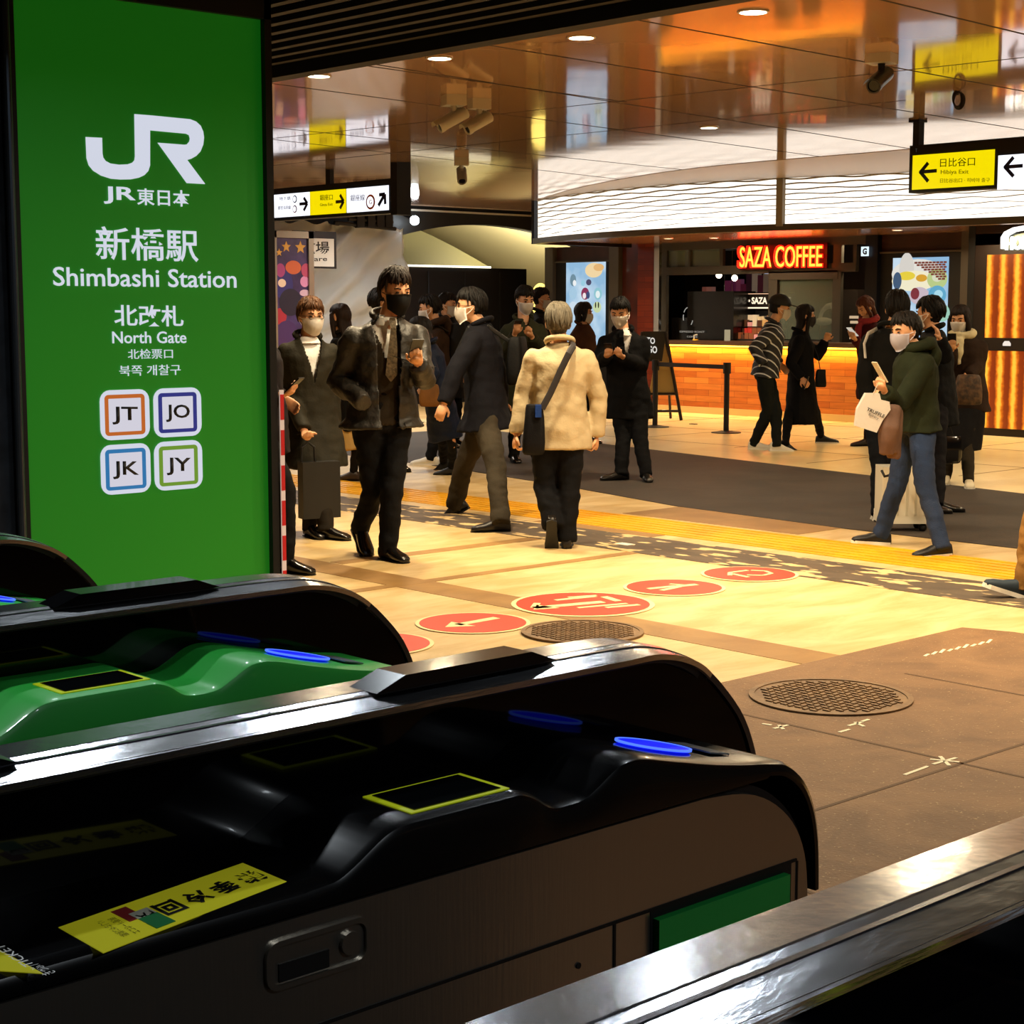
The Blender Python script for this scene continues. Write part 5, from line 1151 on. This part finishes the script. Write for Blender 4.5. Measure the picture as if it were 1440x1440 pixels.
    if tie:
        bm = bmesh.new(); y0 = .13 * s + (.004 if not vest else .0); pts = [(1.0, .015, .075), (.97, .022, .085), (.9, .016, .112), (.7, .028, .122), (.45, .036, .12), (.38, .0, .12)]
        if not vest: pts = [(1.0, .015, .075), (.97, .022, .09), (.9, .016, .118), (.7, .026, .13), (.45, .036, .128), (.38, .01, .122)]
        L1 = [C(t, d * s + .012) - W * w_ * s for t, w_, d in pts]; L2 = [C(t, d * s + .012) + W * w_ * s for t, w_, d in pts][::-1]
        bm = bmesh.new(); n = len(pts); a = [bm.verts.new(p) for p in L1]; c_ = [bm.verts.new(p) for p in L2[::-1]]
        for i in range(n - 1): bm.faces.new((a[i], a[i + 1], c_[i + 1], c_[i]))
        bmesh.ops.solidify(bm, geom=list(bm.faces), thickness=.006); link('necktie', bm, tie, e)
    if collar:
        bm = bmesh.new(); c0 = C(.925); c1 = C(1.0)
        rs = [ring(bm, c, W, Fb, r * s, r * s * .95, 20) for c, r in ((c0, .088), (c1, .066), (c1 + ZUP * .004, .060), (c0, .074))]; skin(bm, rs, False); bm.faces.ensure_lookup_table()
        link('collar', bm, collar, e, smooth=1)
    if top:
        m_, hem, op = top[0], top[1], (top[2] if len(top) > 2 else {})
        upper(op.get('name', 'jacket'), m_, hem, op.get('off', .0), op.get('open'), op.get('flare', 1.), True, op.get('sl', 1.), .011, op.get('disp', .009))
        if hood:
            bm = bmesh.new(); rs = []
            for i in range(13):
                a = 2 * math.pi * i / 12; 
            tube(bm, [C(.97) + W * (.11 * math.cos(a)) * s + Fb * (.085 * math.sin(a) - .03) * s + sp * (.04 - .02 * math.sin(a)) * s for a in [2 * math.pi * i / 16 for i in range(17)]], .042 * s, 10, caps=False)
            ball(bm, C(.9, -.12 * s), (.12 * s, .06 * s, .11 * s), Matrix((W, Fb, sp)).transposed()); b = bake(bm, .012, 3, .006, sd, 12); link('hood', b, m_, e, smooth=1)
        elif op.get('lapel', True):
            bm = bmesh.new(); tube(bm, [C(.99) + W * (.088 * math.cos(a)) * s + Fb * (.08 * math.sin(a) - .012) * s + sp * (.018 - .028 * math.sin(a)) * s for a in [R(-30 - 0 + 240 * i / 16) if False else R(150 + 240 * i / 16) for i in range(17)]], .02 * s, 8); link('jacket_collar', bm, m_, e, smooth=1)
    if scarf:
        bm = bmesh.new(); tube(bm, [C(.99) + W * (.095 * math.cos(a)) * s + Fb * (.09 * math.sin(a)) * s + sp * (.03 - .02 * math.sin(a)) * s for a in [2 * math.pi * i / 16 for i in range(17)]], .038 * s, 10, caps=False)
        limb(bm, [C(.97, .12 * s) + W * .03, C(.75, .15 * s) + W * .04, C(.55, .15 * s) + W * .05], [.04, .045, .03]); b = bake(bm, .01, 2, .008, sd, 14); link('scarf', b, scarf, e, smooth=1)
    e['_'] = 0; del e['_']
    return dict(e=e, C=C, A=A, W=W, F=Fb, J=J, H=H, Lg=Lg, Nk=Nk, Pv=Pv, s=s, sp=sp)
def phone(P, k, label, up=.0, tilt=40, m=None):
    """a phone lying in the hand of arm k"""
    a1, a2 = P['A'][k][1], P['A'][k][2]; d = (a2 - a1).normalized(); c = a2 + d * .085 * P['s'] + ZUP * (.03 + up)
    fwd = P['F']; x = P['W']; n = (-fwd * math.sin(R(tilt)) + ZUP * math.cos(R(tilt))).normalized(); y = n.cross(x).normalized(); Fm = Matrix((x, y, n)).transposed().to_4x4(); Fm.translation = c
    o = Box('smartphone', (-.037, -.075, -.004), (.037, .075, .004), m or mat('phone_black', '0a0a0c', .35, coat=.1), None, bevel=.003, M=Fm)
    return tag(o, label, 'phone')
def strap(pts, r=.012, m=None, par=None, name='strap'):
    bm = bmesh.new(); tube(bm, pts, r, 8, flat=.5); return link(name, bm, m or MATTE, par)
c_ = cloth
BLK, NAVYC, OLIVE = c_('141416'), c_('15161e'), c_('23271a')
LSH = (mat('leather_black', '0d0b0a', .25, coat=.3),); WSOLE = mat('sole_white', 'ece6da', .5)
# --- far left man cut by the pillar
P = person('man in a dark plum coat cut off by the station pillar, looking at a phone', 10.35, (362, 447), (362, 478), (372, 600), 70, 60, 1.0, look=20, top=(c_('241c20'), 640, {'flare': 1.05}), pants=c_('131114'), shoes=LSH,
    arms={'L': ((378, 545, .1), (398, 560, .1)), 'R': ((385, 560, -.1), (396, 556, -.12), {'palm': ZUP, 'curl': .6})}, legs={'R': ((400, 690), (402, 785), (60, 0)), 'L': ((372, 700), (366, 780), (60, 0))}, mask=MASKW)
phone(P, 'R', 'phone held by the man cut off by the station pillar')
# --- older man with glasses
P = person('man with glasses, white mask and open olive coat over white shirt, beside the pillar', 12.0, (437, 444), (433, 474), (437, 585), 20, 28, 1.0, look=6, hair='4a2e18', mask=MASKW, glasses=True, shirt=c_('dcdad8'), collar=c_('e4e0dc'),
    top=(c_('2f2a1e', .7), 655, {'flare': 1.12, 'open': (.0, .085, .42), 'off': .012}), pants=c_('2a241a'), shoes=LSH,
    arms={'R': ((406, 548, 0), (428, 606, -.30), {'palm': (0, 0, 1), 'curl': 1.}), 'L': ((468, 545, .1), (470, 600, .05))}, legs={'L': ((455, 672), (457, 740), (60, 0)), 'R': ((440, 670), (436, 737), (30, 0))})
# briefcase
A = P['A']['R'][2] + ZUP * -.09; b0 = ond(422, 650, 11.62); b1 = ond(474, 655, 11.75); u = (b1 - b0); u.z = 0; u.normalize(); nrm = u.cross(ZUP)
e = empty('briefcase', (b0 + b1) / 2 - ZUP * .35, 'black leather briefcase carried low by the man with glasses', 'briefcase')
Mx = Matrix((u, nrm, ZUP)).transposed().to_4x4(); Mx.translation = Vector((b0.x, b0.y, ond(440, 725, 11.8).z)); hgt = b0.z - Mx.translation.z
Box('body', (0, -.05, 0), ((b1 - b0).length, .05, hgt), mat('leather_case', '0b0b0b', .5), e, bevel=.015, M=Mx)
tp = lambda a, z: Mx @ Vector((a, 0, z))
bm = bmesh.new(); hx = (A - tp(0, 0)).dot(u); hx = min(max(hx, .06), .15); tube(bm, [tp(hx - .05, hgt), tp(hx - .045, hgt + .1), tp(hx, hgt + .135), tp(hx + .045, hgt + .1), tp(hx + .05, hgt)], .009, 8); link('handle', bm, mat('leather_case'), e)
# --- woman behind with beige skirt
person('long-haired woman seen from behind in dark coat and beige skirt', 15.6, (478, 446), (480, 468), (492, 545), -110, -120, .93, hair='1e120d', long=.22, top=(BLK, 605, {'flare': 1.1}), skirt=(c_('b89c66'), 632, 1.05), pants=(c_('141210'), .76, .8), shoes=(mat('pump_brown', '2a1c12', .4),),
    legs={'R': ((512, 628), (512, 662), (-90, 10)), 'L': ((500, 630), (497, 664), (-90, 0))})
# --- tall man, the nearest
P = person('tall young man in a black mask, open dark jacket, waistcoat and tie, holding phone', 10.8, (556, 409), (545, 446), (537, 590), 22, 32, 1.07, look=10, hair='1c130e', mask=MASKB, hairtop=1.08, shirt=c_('e0dcd4'), collar=c_('e4e0d8'), vest=c_('3a3022'), tie=mat('tie_check', '6a5a40', .6, bump=.4, bscale=90, var=.4, vscale=60),
    top=(mat('waxed_jacket', '1f1c17', .5, bump=.6, bscale=30, var=.3, vscale=5), 600, {'flare': 1.22, 'open': (.05, .085, -.6), 'off': .022, 'disp': .013}), pants=(c_('121114'), 1.0, 1.05), shoes=LSH, sw=.21, wide=1.05,
    arms={'R': ((475, 536, 0), (512, 568, -.28), {'hide': 1}), 'L': ((597, 535, -.05), (588, 512, -.3), {'palm': ZUP, 'curl': .7})}, legs={'R': ((524, 690, 0), (508, 738, .12), (25, 35)), 'L': ((551, 690, -.1), (545, 766), (35, 0))}, voxel=.006)
phone(P, 'L', 'phone in the hand of the tall man with the black mask', .03, 50)
# --- head and shoulders behind the tall man
person('dark-haired passenger almost hidden behind the tall man', 16.6, (534, 424), (538, 446), (545, 530), 100, 120, 1.0, top=(c_('1b1a1a'), 560), pants=BLK, shoes=LSH)
# --- man in brown hooded jacket facing left
P = person('young man in a brown hooded jacket and white mask facing left, backpack on his back', 17.4, (604, 433), (612, 456), (622, 540), -85, -85, 1.02, look=14, mask=MASKW, hood=True, top=(c_('3c2616'), 550, {'off': .01}), pants=BLK, shoes=(mat('sneaker_white', 'e8e2d4', .5), WSOLE),
    arms={'L': ((612, 500, -.2), (596, 515, -.3)), 'R': ((610, 500, .2), (592, 512, .2))}, legs={'L': ((615, 595), (606, 642), (-90, 0)), 'R': ((628, 595), (625, 640), (-90, 10))})
q = P['C'](.62, -.2); Mx = Matrix((P['W'], P['F'], ZUP)).transposed().to_4x4(); Mx.translation = q
o = pouch('backpack', Mx, .3, .18, .44, c_('1c1a18')); tag(o, 'dark backpack on the man in the brown hooded jacket', 'backpack')
strap([P['C'](.5, .14) - P['W'] * .12, P['C'](.85, .13) - P['W'] * .13, P['C'](1.0, 0) - P['W'] * .12, P['C'](.85, -.12) - P['W'] * .12], .016, MATTE, o)
# --- woman in navy coat
P = person('woman in a long navy coat and black boots facing left, behind the tall man', 15.6, (591, 464), (602, 484), (618, 560), -95, -90, .92, look=18, hair='100d0c', long=.08, top=(c_('1a2748', .6), 622, {'flare': 1.25, 'off': .01, 'name': 'coat'}), pants=(BLK, .75, 1.1), shoes=(mat('boot_black', '0e0c0c', .5),),
    arms={'L': ((610, 525, -.25), (602, 548, -.3), {'curl': .9}), 'R': ((612, 525, .2), (600, 540, .2))}, legs={'L': ((636, 625), (636, 656), (-95, 5)), 'R': ((622, 620), (624, 649), (-95, 25))})
q = ond(604, 556, 15.2); Mx = Matrix((RIGHT, FLAT, ZUP)).transposed().to_4x4(); Mx.translation = q
e = empty('handbag', q, 'tan brown handbag hanging in front of the woman in the navy coat', 'handbag'); pouch('body', Mx, .19, .12, .2, c_('6e4a24', .6), e)
strap([q + RIGHT * -.06 + ZUP * .08, q + ZUP * .17, q + RIGHT * .06 + ZUP * .08], .008, mat('leather_tan', '4a2e18', .4), e, 'handle')
# --- small far man with mask
person('far passenger in black with a white mask, just right of the brown hooded jacket', 19.5, (629, 428), (629, 447), (632, 525), 60, 70, 1.0, mask=MASKW, top=(BLK, 560), pants=BLK, shoes=LSH)
# --- man in navy blazer walking left
P = person('man in a navy blazer and grey trousers striding left, white shirt collar showing', 12.8, (662, 430), (674, 456), (684, 578), -105, -88, 1.02, look=4, mask=MASKW, glasses=True, hair='0f0d0d', shirt=c_('e8e4e0'), collar=c_('f0ece8'), top=(NAVYC, 604, {'flare': 1.38, 'off': .024}), pants=(c_('4a4234'), 1.08, 1.15), shoes=(mat('shoe_dark', '17120f', .4),), sw=.20,
    arms={'L': ((640, 522, -.28), (624, 568, -.35), {'curl': .6, 'palm': FLAT}), 'R': ((700, 520, .3), (706, 565, .3))}, legs={'R': ((652, 655), (641, 706), (-95, 30)), 'L': ((697, 655), (704, 730), (-80, 0))})
q = P['C'](.55, -.25) + P['W'] * .08; Mx = Matrix((P['W'], P['F'], ZUP)).transposed().to_4x4(); Mx.translation = q
e = empty('shoulder_bag', q, 'black shoulder bag on the back of the man in the navy blazer', 'bag'); pouch('body', Mx, .26, .12, .36, c_('0e0e10', .6), e)
strap([q + ZUP * .1, P['C'](.97, -.08) - P['W'] * .06, P['C'](.97, .06) - P['W'] * .09, P['C'](.7, .17) - P['W'] * .08], .016, MATTE, e)
# --- man in olive trench coat
P = person('man in an olive trench coat and white mask reading his phone, before the dark partition', 17.6, (738, 421), (736, 448), (738, 540), 12, 25, 1.06, look=18, mask=MASKW, hair='0f0c0b', shirt=c_('5a5248'), top=(c_('3e3f2a'), 580, {'flare': 1.15, 'off': .02, 'name': 'trench_coat', 'open': (.0, .04, .8)}), pants=BLK, shoes=LSH,
    arms={'R': ((712, 495, -.05), (724, 470, -.3), {'palm': ZUP, 'curl': .5}), 'L': ((764, 492, -.05), (748, 474, -.3), {'palm': ZUP, 'curl': .7})})
phone(P, 'R', 'phone held by the man in the olive trench coat', .02, 30)
person('far dark-haired man in profile against the yellow light box', 20.5, (761, 420), (760, 438), (760, 520), 85, 85, 1.0, mask=MASKW, top=(c_('1d1c18'), 560), pants=BLK, shoes=LSH)
# --- elderly man in beige jacket
P = person('grey-haired elderly man in a beige jacket seen from behind, walking away', 11.3, (785, 453), (787, 482), (787, 592), 180, 183, .98, look=0, hair='5c5548', bald=False, top=(c_('b6a482', .8, .06), 631, {'flare': 1.08, 'off': .012, 'disp': .010}), pants=(c_('141418'), 1.08, 1.2), shoes=(mat('shoe_dark'),), sw=.205,
    arms={'L': ((736, 556, .05), (726, 612, .0), {'palm': RIGHT, 'curl': .9}), 'R': ((842, 558, .05), (839, 614, .05), {'palm': -RIGHT, 'curl': .9})},
    legs={'L': ((765, 680, 0), (776, 733, -.12), (178, 62)), 'R': ((801, 680), (797, 752), (178, 0))}, voxel=.006)
e = empty('shoulder_bag', ond(752, 600, 11.1), 'black shoulder bag with blue tag at the left hip of the elderly man', 'bag')
Mx = Matrix((RIGHT, FLAT, ZUP)).transposed().to_4x4(); Mx.translation = ond(751, 604, 11.12)
pouch('body', Mx, .155, .14, .33, c_('131317', .6), e, .8); Mx.translation = ond(757, 578, 11.05); Box('blue_tag', (-.02, -.02, -.04), (.02, .02, .04), c_('1c3878', .5), e, M=Mx)
sj = P['C']
bm = bmesh.new(); pts = [ond(762, 575, 11.06), ond(774, 553, 11.07), ond(788, 522, 11.08), ond(800, 497, 11.09), ond(806, 487, 11.14), ond(806, 482, 11.24), ond(800, 490, 11.4)]
tube(bm, pts, .022, 8, flat=.35); link('strap', bm, mat('strap_dark', '1e1a1c', .6), e)
# --- woman in brown jacket before the screen
person('woman in a brown jacket with a dark bob, in front of the left blue screen', 20.0, (821, 440), (820, 456), (820, 530), 55, 75, .94, look=4, hair='120c0b', mask=MASKW, long=.02, top=(c_('5a3520'), 545, {'off': .02}), pants=BLK, shoes=LSH)
# --- man in black suit
P = person('man in black coat and white mask with both hands on his phone', 16.0, (872, 438), (876, 464), (884, 560), -12, -18, 1.02, look=24, mask=MASKW, hair='0c0b0b', shirt=c_('d8d4d0'), collar=c_('e4e0dc'), tie=c_('1a1a1e'), top=(c_('0e0e11'), 588, {'flare': 1.12, 'off': .022, 'open': (.0, .05, .55)}), pants=(c_('0f0f12'), 1.02, 1.1), shoes=LSH, sw=.2,
    arms={'R': ((845, 508, -.05), (853, 501, -.32), {'palm': ZUP, 'curl': .8}), 'L': ((903, 515, -.05), (876, 502, -.33), {'palm': ZUP, 'curl': .8})}, legs={'R': ((876, 615), (874, 662), (-70, 0)), 'L': ((900, 615), (908, 663), (5, 0))})
q = (P['A']['R'][2] + P['A']['L'][2]) / 2; P2 = dict(P); phone(P, 'R', 'phone held by the man in the black coat', .03, 35)
q = ond(912, 575, 15.9); Mx = Matrix((RIGHT, FLAT, ZUP)).transposed().to_4x4(); Mx.translation = q
# --- couple walking right
STR = mat('striped_jacket', '16171a', .6); N = STR.node_tree.nodes; L = STR.node_tree.links
tc = N.new('ShaderNodeTexCoord'); mp = N.new('ShaderNodeMapping'); L.new(tc.outputs['Object'], mp.inputs[0]); mp.inputs['Rotation'].default_value = (.5, .9, .3)
wv = N.new('ShaderNodeTexWave'); wv.inputs['Scale'].default_value = 4.2; wv.inputs['Distortion'].default_value = .6; L.new(mp.outputs[0], wv.inputs[0]); rp = N.new('ShaderNodeValToRGB'); el = rp.color_ramp.elements; el[0].position = .9; el[0].color = lin('15161a'); el[1].position = .95; el[1].color = lin('c8ccd0'); L.new(wv.outputs[0], rp.inputs[0]); L.new(rp.outputs[0], N['Principled BSDF'].inputs['Base Color'])
P = person('man in black cap and white-striped dark jacket walking right before the coffee counter', 19.2, (1097, 433), (1088, 453), (1076, 527), 80, 84, 1.03, look=8, mask=MASKW, cap=mat('cap_black', '0c0c0f', .7), top=(STR, 530, {'off': .022}), pants=(c_('1e2422'), 1.0, .95), shoes=(mat('sneaker_white'), WSOLE),
    arms={'R': ((1060, 490, -.25), (1074, 512, -.3), {'hide': 1}), 'L': ((1085, 495, .25), (1098, 512, .25))}, legs={'R': ((1080, 578), (1061, 621), (85, 0)), 'L': ((1091, 578), (1092, 623), (85, 8))})
P = person('long-haired woman in long black coat and dark mask walking beside the capped man', 19.6, (1133, 444), (1126, 466), (1127, 535), 75, 82, .99, look=4, mask=mat('mask_grey', '3a3a40', .7), hair='120c0d', long=.2, top=(c_('0f1014'), 596, {'flare': 1.35, 'off': .02, 'name': 'coat'}), pants=(c_('121214'), .85, .9), shoes=(mat('sneaker_black', '121214', .5), WSOLE),
    arms={'R': ((1112, 512, -.25), (1128, 532, -.35), {'palm': FLAT, 'curl': .7}), 'L': ((1152, 500, .15), (1161, 478, .1), {'curl': .9})}, legs={'R': ((1148, 585), (1155, 613), (80, 0)), 'L': ((1108, 590), (1105, 622), (80, 20))})
phone(P, 'R', 'phone held low by the woman in the long black coat', -.02, 70)
q = ond(1154, 532, 19.25); Mx = Matrix((RIGHT, FLAT, ZUP)).transposed().to_4x4(); Mx.translation = q
e = empty('handbag', q, 'black handbag at the hip of the woman in the long black coat', 'handbag'); pouch('body', Mx, .12, .1, .2, c_('101013', .4), e); strap([q + ZUP * .06, ond(1150, 500, 19.35), ond(1138, 472, 19.4)], .008, MATTE, e)
# --- group at right
P = person('woman with brown hair and dark red scarf looking at a phone by the counter', 19.8, (1217, 432), (1222, 452), (1226, 530), -60, -62, .98, look=30, hair='4a2414', long=.12, mask=None, scarf=c_('8a3038'), top=(c_('5a1c22'), 560, {'off': .015}), pants=(c_('2a1a18'), .9, .9), shoes=(mat('shoe_dark'),),
    arms={'L': ((1215, 492, -.2), (1203, 478, -.35), {'palm': ZUP, 'curl': .6}), 'R': ((1213, 490, .1), (1200, 474, .0), {'palm': ZUP, 'curl': .6})}, legs={'L': ((1222, 575), (1220, 617), (-80, 0)), 'R': ((1228, 575), (1228, 615), (-70, 0))})
phone(P, 'L', 'lit phone held by the woman with the dark red scarf', .02, 40, glow('d8d0c0', .8))
P = person('dark-haired person in black jacket with white bag strap, seen from behind near suitcase', 13.0, (1262, 434), (1254, 462), (1246, 572), 150, 165, 1.02, hair='0e0b0a', hairtop=1.05, top=(c_('131312'), 585, {'off': .022, 'flare': 1.1}), pants=(c_('10131a'), .95, .9), shoes=(mat('sneaker_white'), WSOLE),
    arms={'L': ((1216, 530, -.05), (1222, 572, -.1)), 'R': ((1290, 530, .1), (1290, 570, .1))}, legs={'L': ((1236, 650), (1234, 716), (175, 20)), 'R': ((1262, 650), (1270, 716), (170, 0))})
bm = bmesh.new(); C_ = P['C']; tube(bm, [C_(1.0, 0) - P['W'] * .11, C_(.93, -.13) - P['W'] * .14, C_(.8, -.17) - P['W'] * .15, C_(.62, -.18) - P['W'] * .13], .017, 8, flat=.4); link('bag_strap', bm, c_('d8d4cc'), P['e'])
# green jacket
P = person('man in olive green jacket and jeans striding left with a white tote', 11.3, (1273, 465), (1286, 490), (1288, 598), -78, -62, .95, look=10, mask=mat('mask_lilac', 'd8d2de', .7), hair='151110', hood=True, top=(c_('2c331d', .8), 606, {'flare': 1.1, 'off': .022}), pants=(mat('denim', '122544', .8, bump=.4, bscale=150, var=.3, vscale=4), 1.0, 1.05), shoes=(mat('sneaker_black'), WSOLE), sw=.19,
    arms={'L': ((1262, 572, -.25), (1244, 550, -.38), {'palm': ZUP, 'curl': .9}), 'R': ((1275, 560, .2), (1240, 556, .05), {'curl': .9})}, legs={'R': ((1262, 678), (1240, 748), (-88, -4)), 'L': ((1300, 680), (1324, 764), (-84, 4))}, voxel=.006)
phone(P, 'L', 'phone held by the man in the olive green jacket', .05, 60, mat('phone_pale', 'c8bca0', .3))
# white tote
D = 10.85; T = lambda x, y, dd=0: ond(x, y, D + dd)
e = empty('tote_bag', T(1229, 580), 'white tote bag with black lettering held by the man in green', 'bag')
bm = bmesh.new(); prism(bm, [T(1218, 553), T(1237, 553.5), T(1239, 562), T(1251, 565), T(1252.5, 576), T(1241, 592), T(1233, 608.5), T(1203, 599), T(1206, 575)], FLAT * .06); bmesh.ops.subdivide_edges(bm, edges=bm.edges, cuts=2); link('body', bm, mat('tote_white', 'c8c2bc', .7, bump=.3, bscale=20), e, bevel=.0)
def ttext(s, a, b, h, bold):
    A, B = T(*a, -.01), T(*b, -.01); c = bpy.data.curves.new('t', 'FONT'); c.body = s; c.size = 1; c.offset = bold; o = bpy.data.objects.new('t', c); COL.objects.link(o); bpy.context.view_layer.update()
    me = bpy.data.meshes.new_from_object(o.evaluated_get(bpy.context.evaluated_depsgraph_get())); bpy.data.objects.remove(o); mx = max(v.co.x for v in me.vertices); U = B - A; n_ = FLAT.cross(U).normalized() * -1; n_ = n_ if n_.z > 0 else -n_
    for v in me.vertices: v.co = A + U * (v.co.x / mx) + n_ * (v.co.y * h)
    bm = bmesh.new(); bm.from_mesh(me); bpy.data.meshes.remove(me); link('lettering', bm, mat('ink_black'), e)
ttext('TRUFFLE', (1218.5, 577), (1243, 588), .03, .02); ttext('Bakery', (1221, 583.5), (1235, 590), .022, .0)
strap([T(1228, 555), T(1232, 545), T(1235, 541, -.0)], .005, mat('tote_white'), e, 'handle')
# folded jacket over the arm
bm = bmesh.new(); limb(bm, [ond(1258, 572, 10.95), ond(1252, 600, 10.92), ond(1249, 638, 10.95)], [.06, .085, .075], flat=.7); limb(bm, [ond(1262, 574, 11.0), ond(1258, 600, 10.98), ond(1256, 645, 11.0)], [.05, .07, .06], flat=.7)
b = bake(bm, .01, 3, .014, 4, 9, (1, 1, .5)); tag(link('folded_jacket', b, c_('6b5348', .8), smooth=1), 'brown grey jacket draped over the arm of the man in green', 'jacket')
# suitcase
D = 12.0; e = empty('suitcase', ond(1274, 755, D), 'white hard-shell suitcase behind the legs of the man in green', 'suitcase'); zf = 0
A, B = ond(1239, 750, D), ond(1309, 750, D); Mx = Matrix((RIGHT, FLAT, ZUP)).transposed().to_4x4(); Mx.translation = Vector((A.x, A.y, 0)); wd = (B - A).length; zt = ond(1270, 657, D).z
Box('shell', (.0, 0, .06), (wd, .24, zt), mat('shell_white', 'ddd8c8', .3, coat=.3), e, bevel=.05, M=Mx)
for k in range(5): Box('rib', (wd * (.14 + .18 * k) - .008, -.006, .12), (wd * (.14 + .18 * k) + .008, .01, zt - .06), mat('shell_rib', 'c0bba8', .35), e, bevel=.004, M=Mx)
for x, y in ((.05, .04), (wd - .05, .04), (.05, .2), (wd - .05, .2)):
    bm = bmesh.new(); p = Mx @ Vector((x, y, .03)); ball(bm, p, (.03, .03, .03)); tube(bm, [p, p + ZUP * .04], .012); link('wheel', bm, MATTE, e)
strap([Mx @ Vector((wd * .35, .12, zt)), Mx @ Vector((wd * .35, .12, zt + .18)), Mx @ Vector((wd * .65, .12, zt + .18)), Mx @ Vector((wd * .65, .12, zt))], .01, MATTE, e, 'handle')
bm = bmesh.new(); pts = [ond(1240, 662, 11.9), ond(1244, 670, 11.85), ond(1252, 668, 11.85), ond(1256, 660, 11.9)]; tube(bm, pts, .01); link('strap', bm, MATTE, e)
# man behind the green jacket
P = person('man in black behind the man in green, raising one hand', 13.8, (1308, 440), (1310, 465), (1318, 565), -115, -125, 1.03, look=10, mask=MASKW, hair='0d0b0b', top=(c_('121214'), 600, {'off': .02, 'flare': 1.15}), pants=(c_('151318'), 1.1, .95), shoes=LSH,
    arms={'L': ((1328, 500, -.3), (1321, 476, -.35), {'curl': .3, 'palm': -RIGHT}), 'R': ((1290, 500, .2), (1300, 540, .2))}, legs={'L': ((1316, 640), (1318, 704), (80, 0)), 'R': ((1300, 640), (1300, 706), (80, 0))})
# woman with cream scarf
P = person('long-haired woman in brown coat, cream scarf and white mask, right of the group', 15.6, (1350, 449), (1354, 472), (1358, 560), -18, -32, .97, look=12, hair='180e0c', long=.25, mask=MASKW, scarf=c_('c8bc98'), top=(c_('3a281c'), 578, {'off': .026, 'flare': 1.1}), skirt=(c_('141213'), 630, 1.15), pants=(c_('3a3020'), .95, 1.0), shoes=(mat('sneaker_cream', 'd8ccb0', .5), WSOLE),
    arms={'R': ((1336, 512, -.1), (1338, 492, -.35), {'palm': ZUP, 'curl': .6}), 'L': ((1376, 510, -.05), (1362, 530, -.25), {'curl': .8})}, legs={'R': ((1333, 628), (1331, 667), (-20, 0)), 'L': ((1360, 628), (1362, 672), (-10, 0))})
phone(P, 'R', 'phone raised by the woman with the cream scarf', .02, 50)
q = ond(1362, 548, 15.2); Mx = Matrix((RIGHT, FLAT, ZUP)).transposed().to_4x4(); Mx.translation = q
tag(pouch('handbag', Mx, .24, .12, .27, mat('leopard', '4a3420', .6, var=.7, bscale=30, vscale=22, bump=.5)), 'mottled brown fur handbag at the front of the woman with the cream scarf', 'handbag')
q = ond(1333, 632, 15.1); Mx.translation = q; e = empty('tote_bag', q, 'black glossy tote bag hanging beside the woman with the cream scarf', 'bag')
pouch('body', Mx, .23, .12, .25, mat('patent_black', '0a0a0c', .15, coat=.5), e, 1.08); strap([q + ZUP * .12 - RIGHT * .05, q + ZUP * .24, q + ZUP * .12 + RIGHT * .05], .007, MATTE, e, 'handle')
# leg at right edge
person('person at the right edge with tan trousers and navy slip-on shoes, mostly out of view', 9.4, (1500, 440), (1498, 475), (1490, 615), -85, -85, 1.0, mask=MASKW, top=(c_('4a4438'), 640), pants=(c_('8a6434'), 1.0, 1.0), shoes=(mat('canvas_navy', '22303c', .7), WSOLE),
    legs={'L': ((1455, 730), (1440, 818), (-88, -18)), 'R': ((1500, 730), (1525, 830), (-85, 0))})
# small white litter on the band
q = onz(880, 766); tag(Box('paper_scrap', (q.x - .05, q.y - .06, .004), (q.x + .03, q.y + .06, .007), mat('scrap_white', 'f0e8d8', .6)), 'small white scrap lying on the slate floor band', 'paper scrap')
q = onz(975, 597); tag(Box('floor_scrap', (q.x - .03, q.y - .05, .004), (q.x + .03, q.y + .05, .012), MATTE), 'tiny dark scrap on the pale floor by the coffee counter', 'scrap')
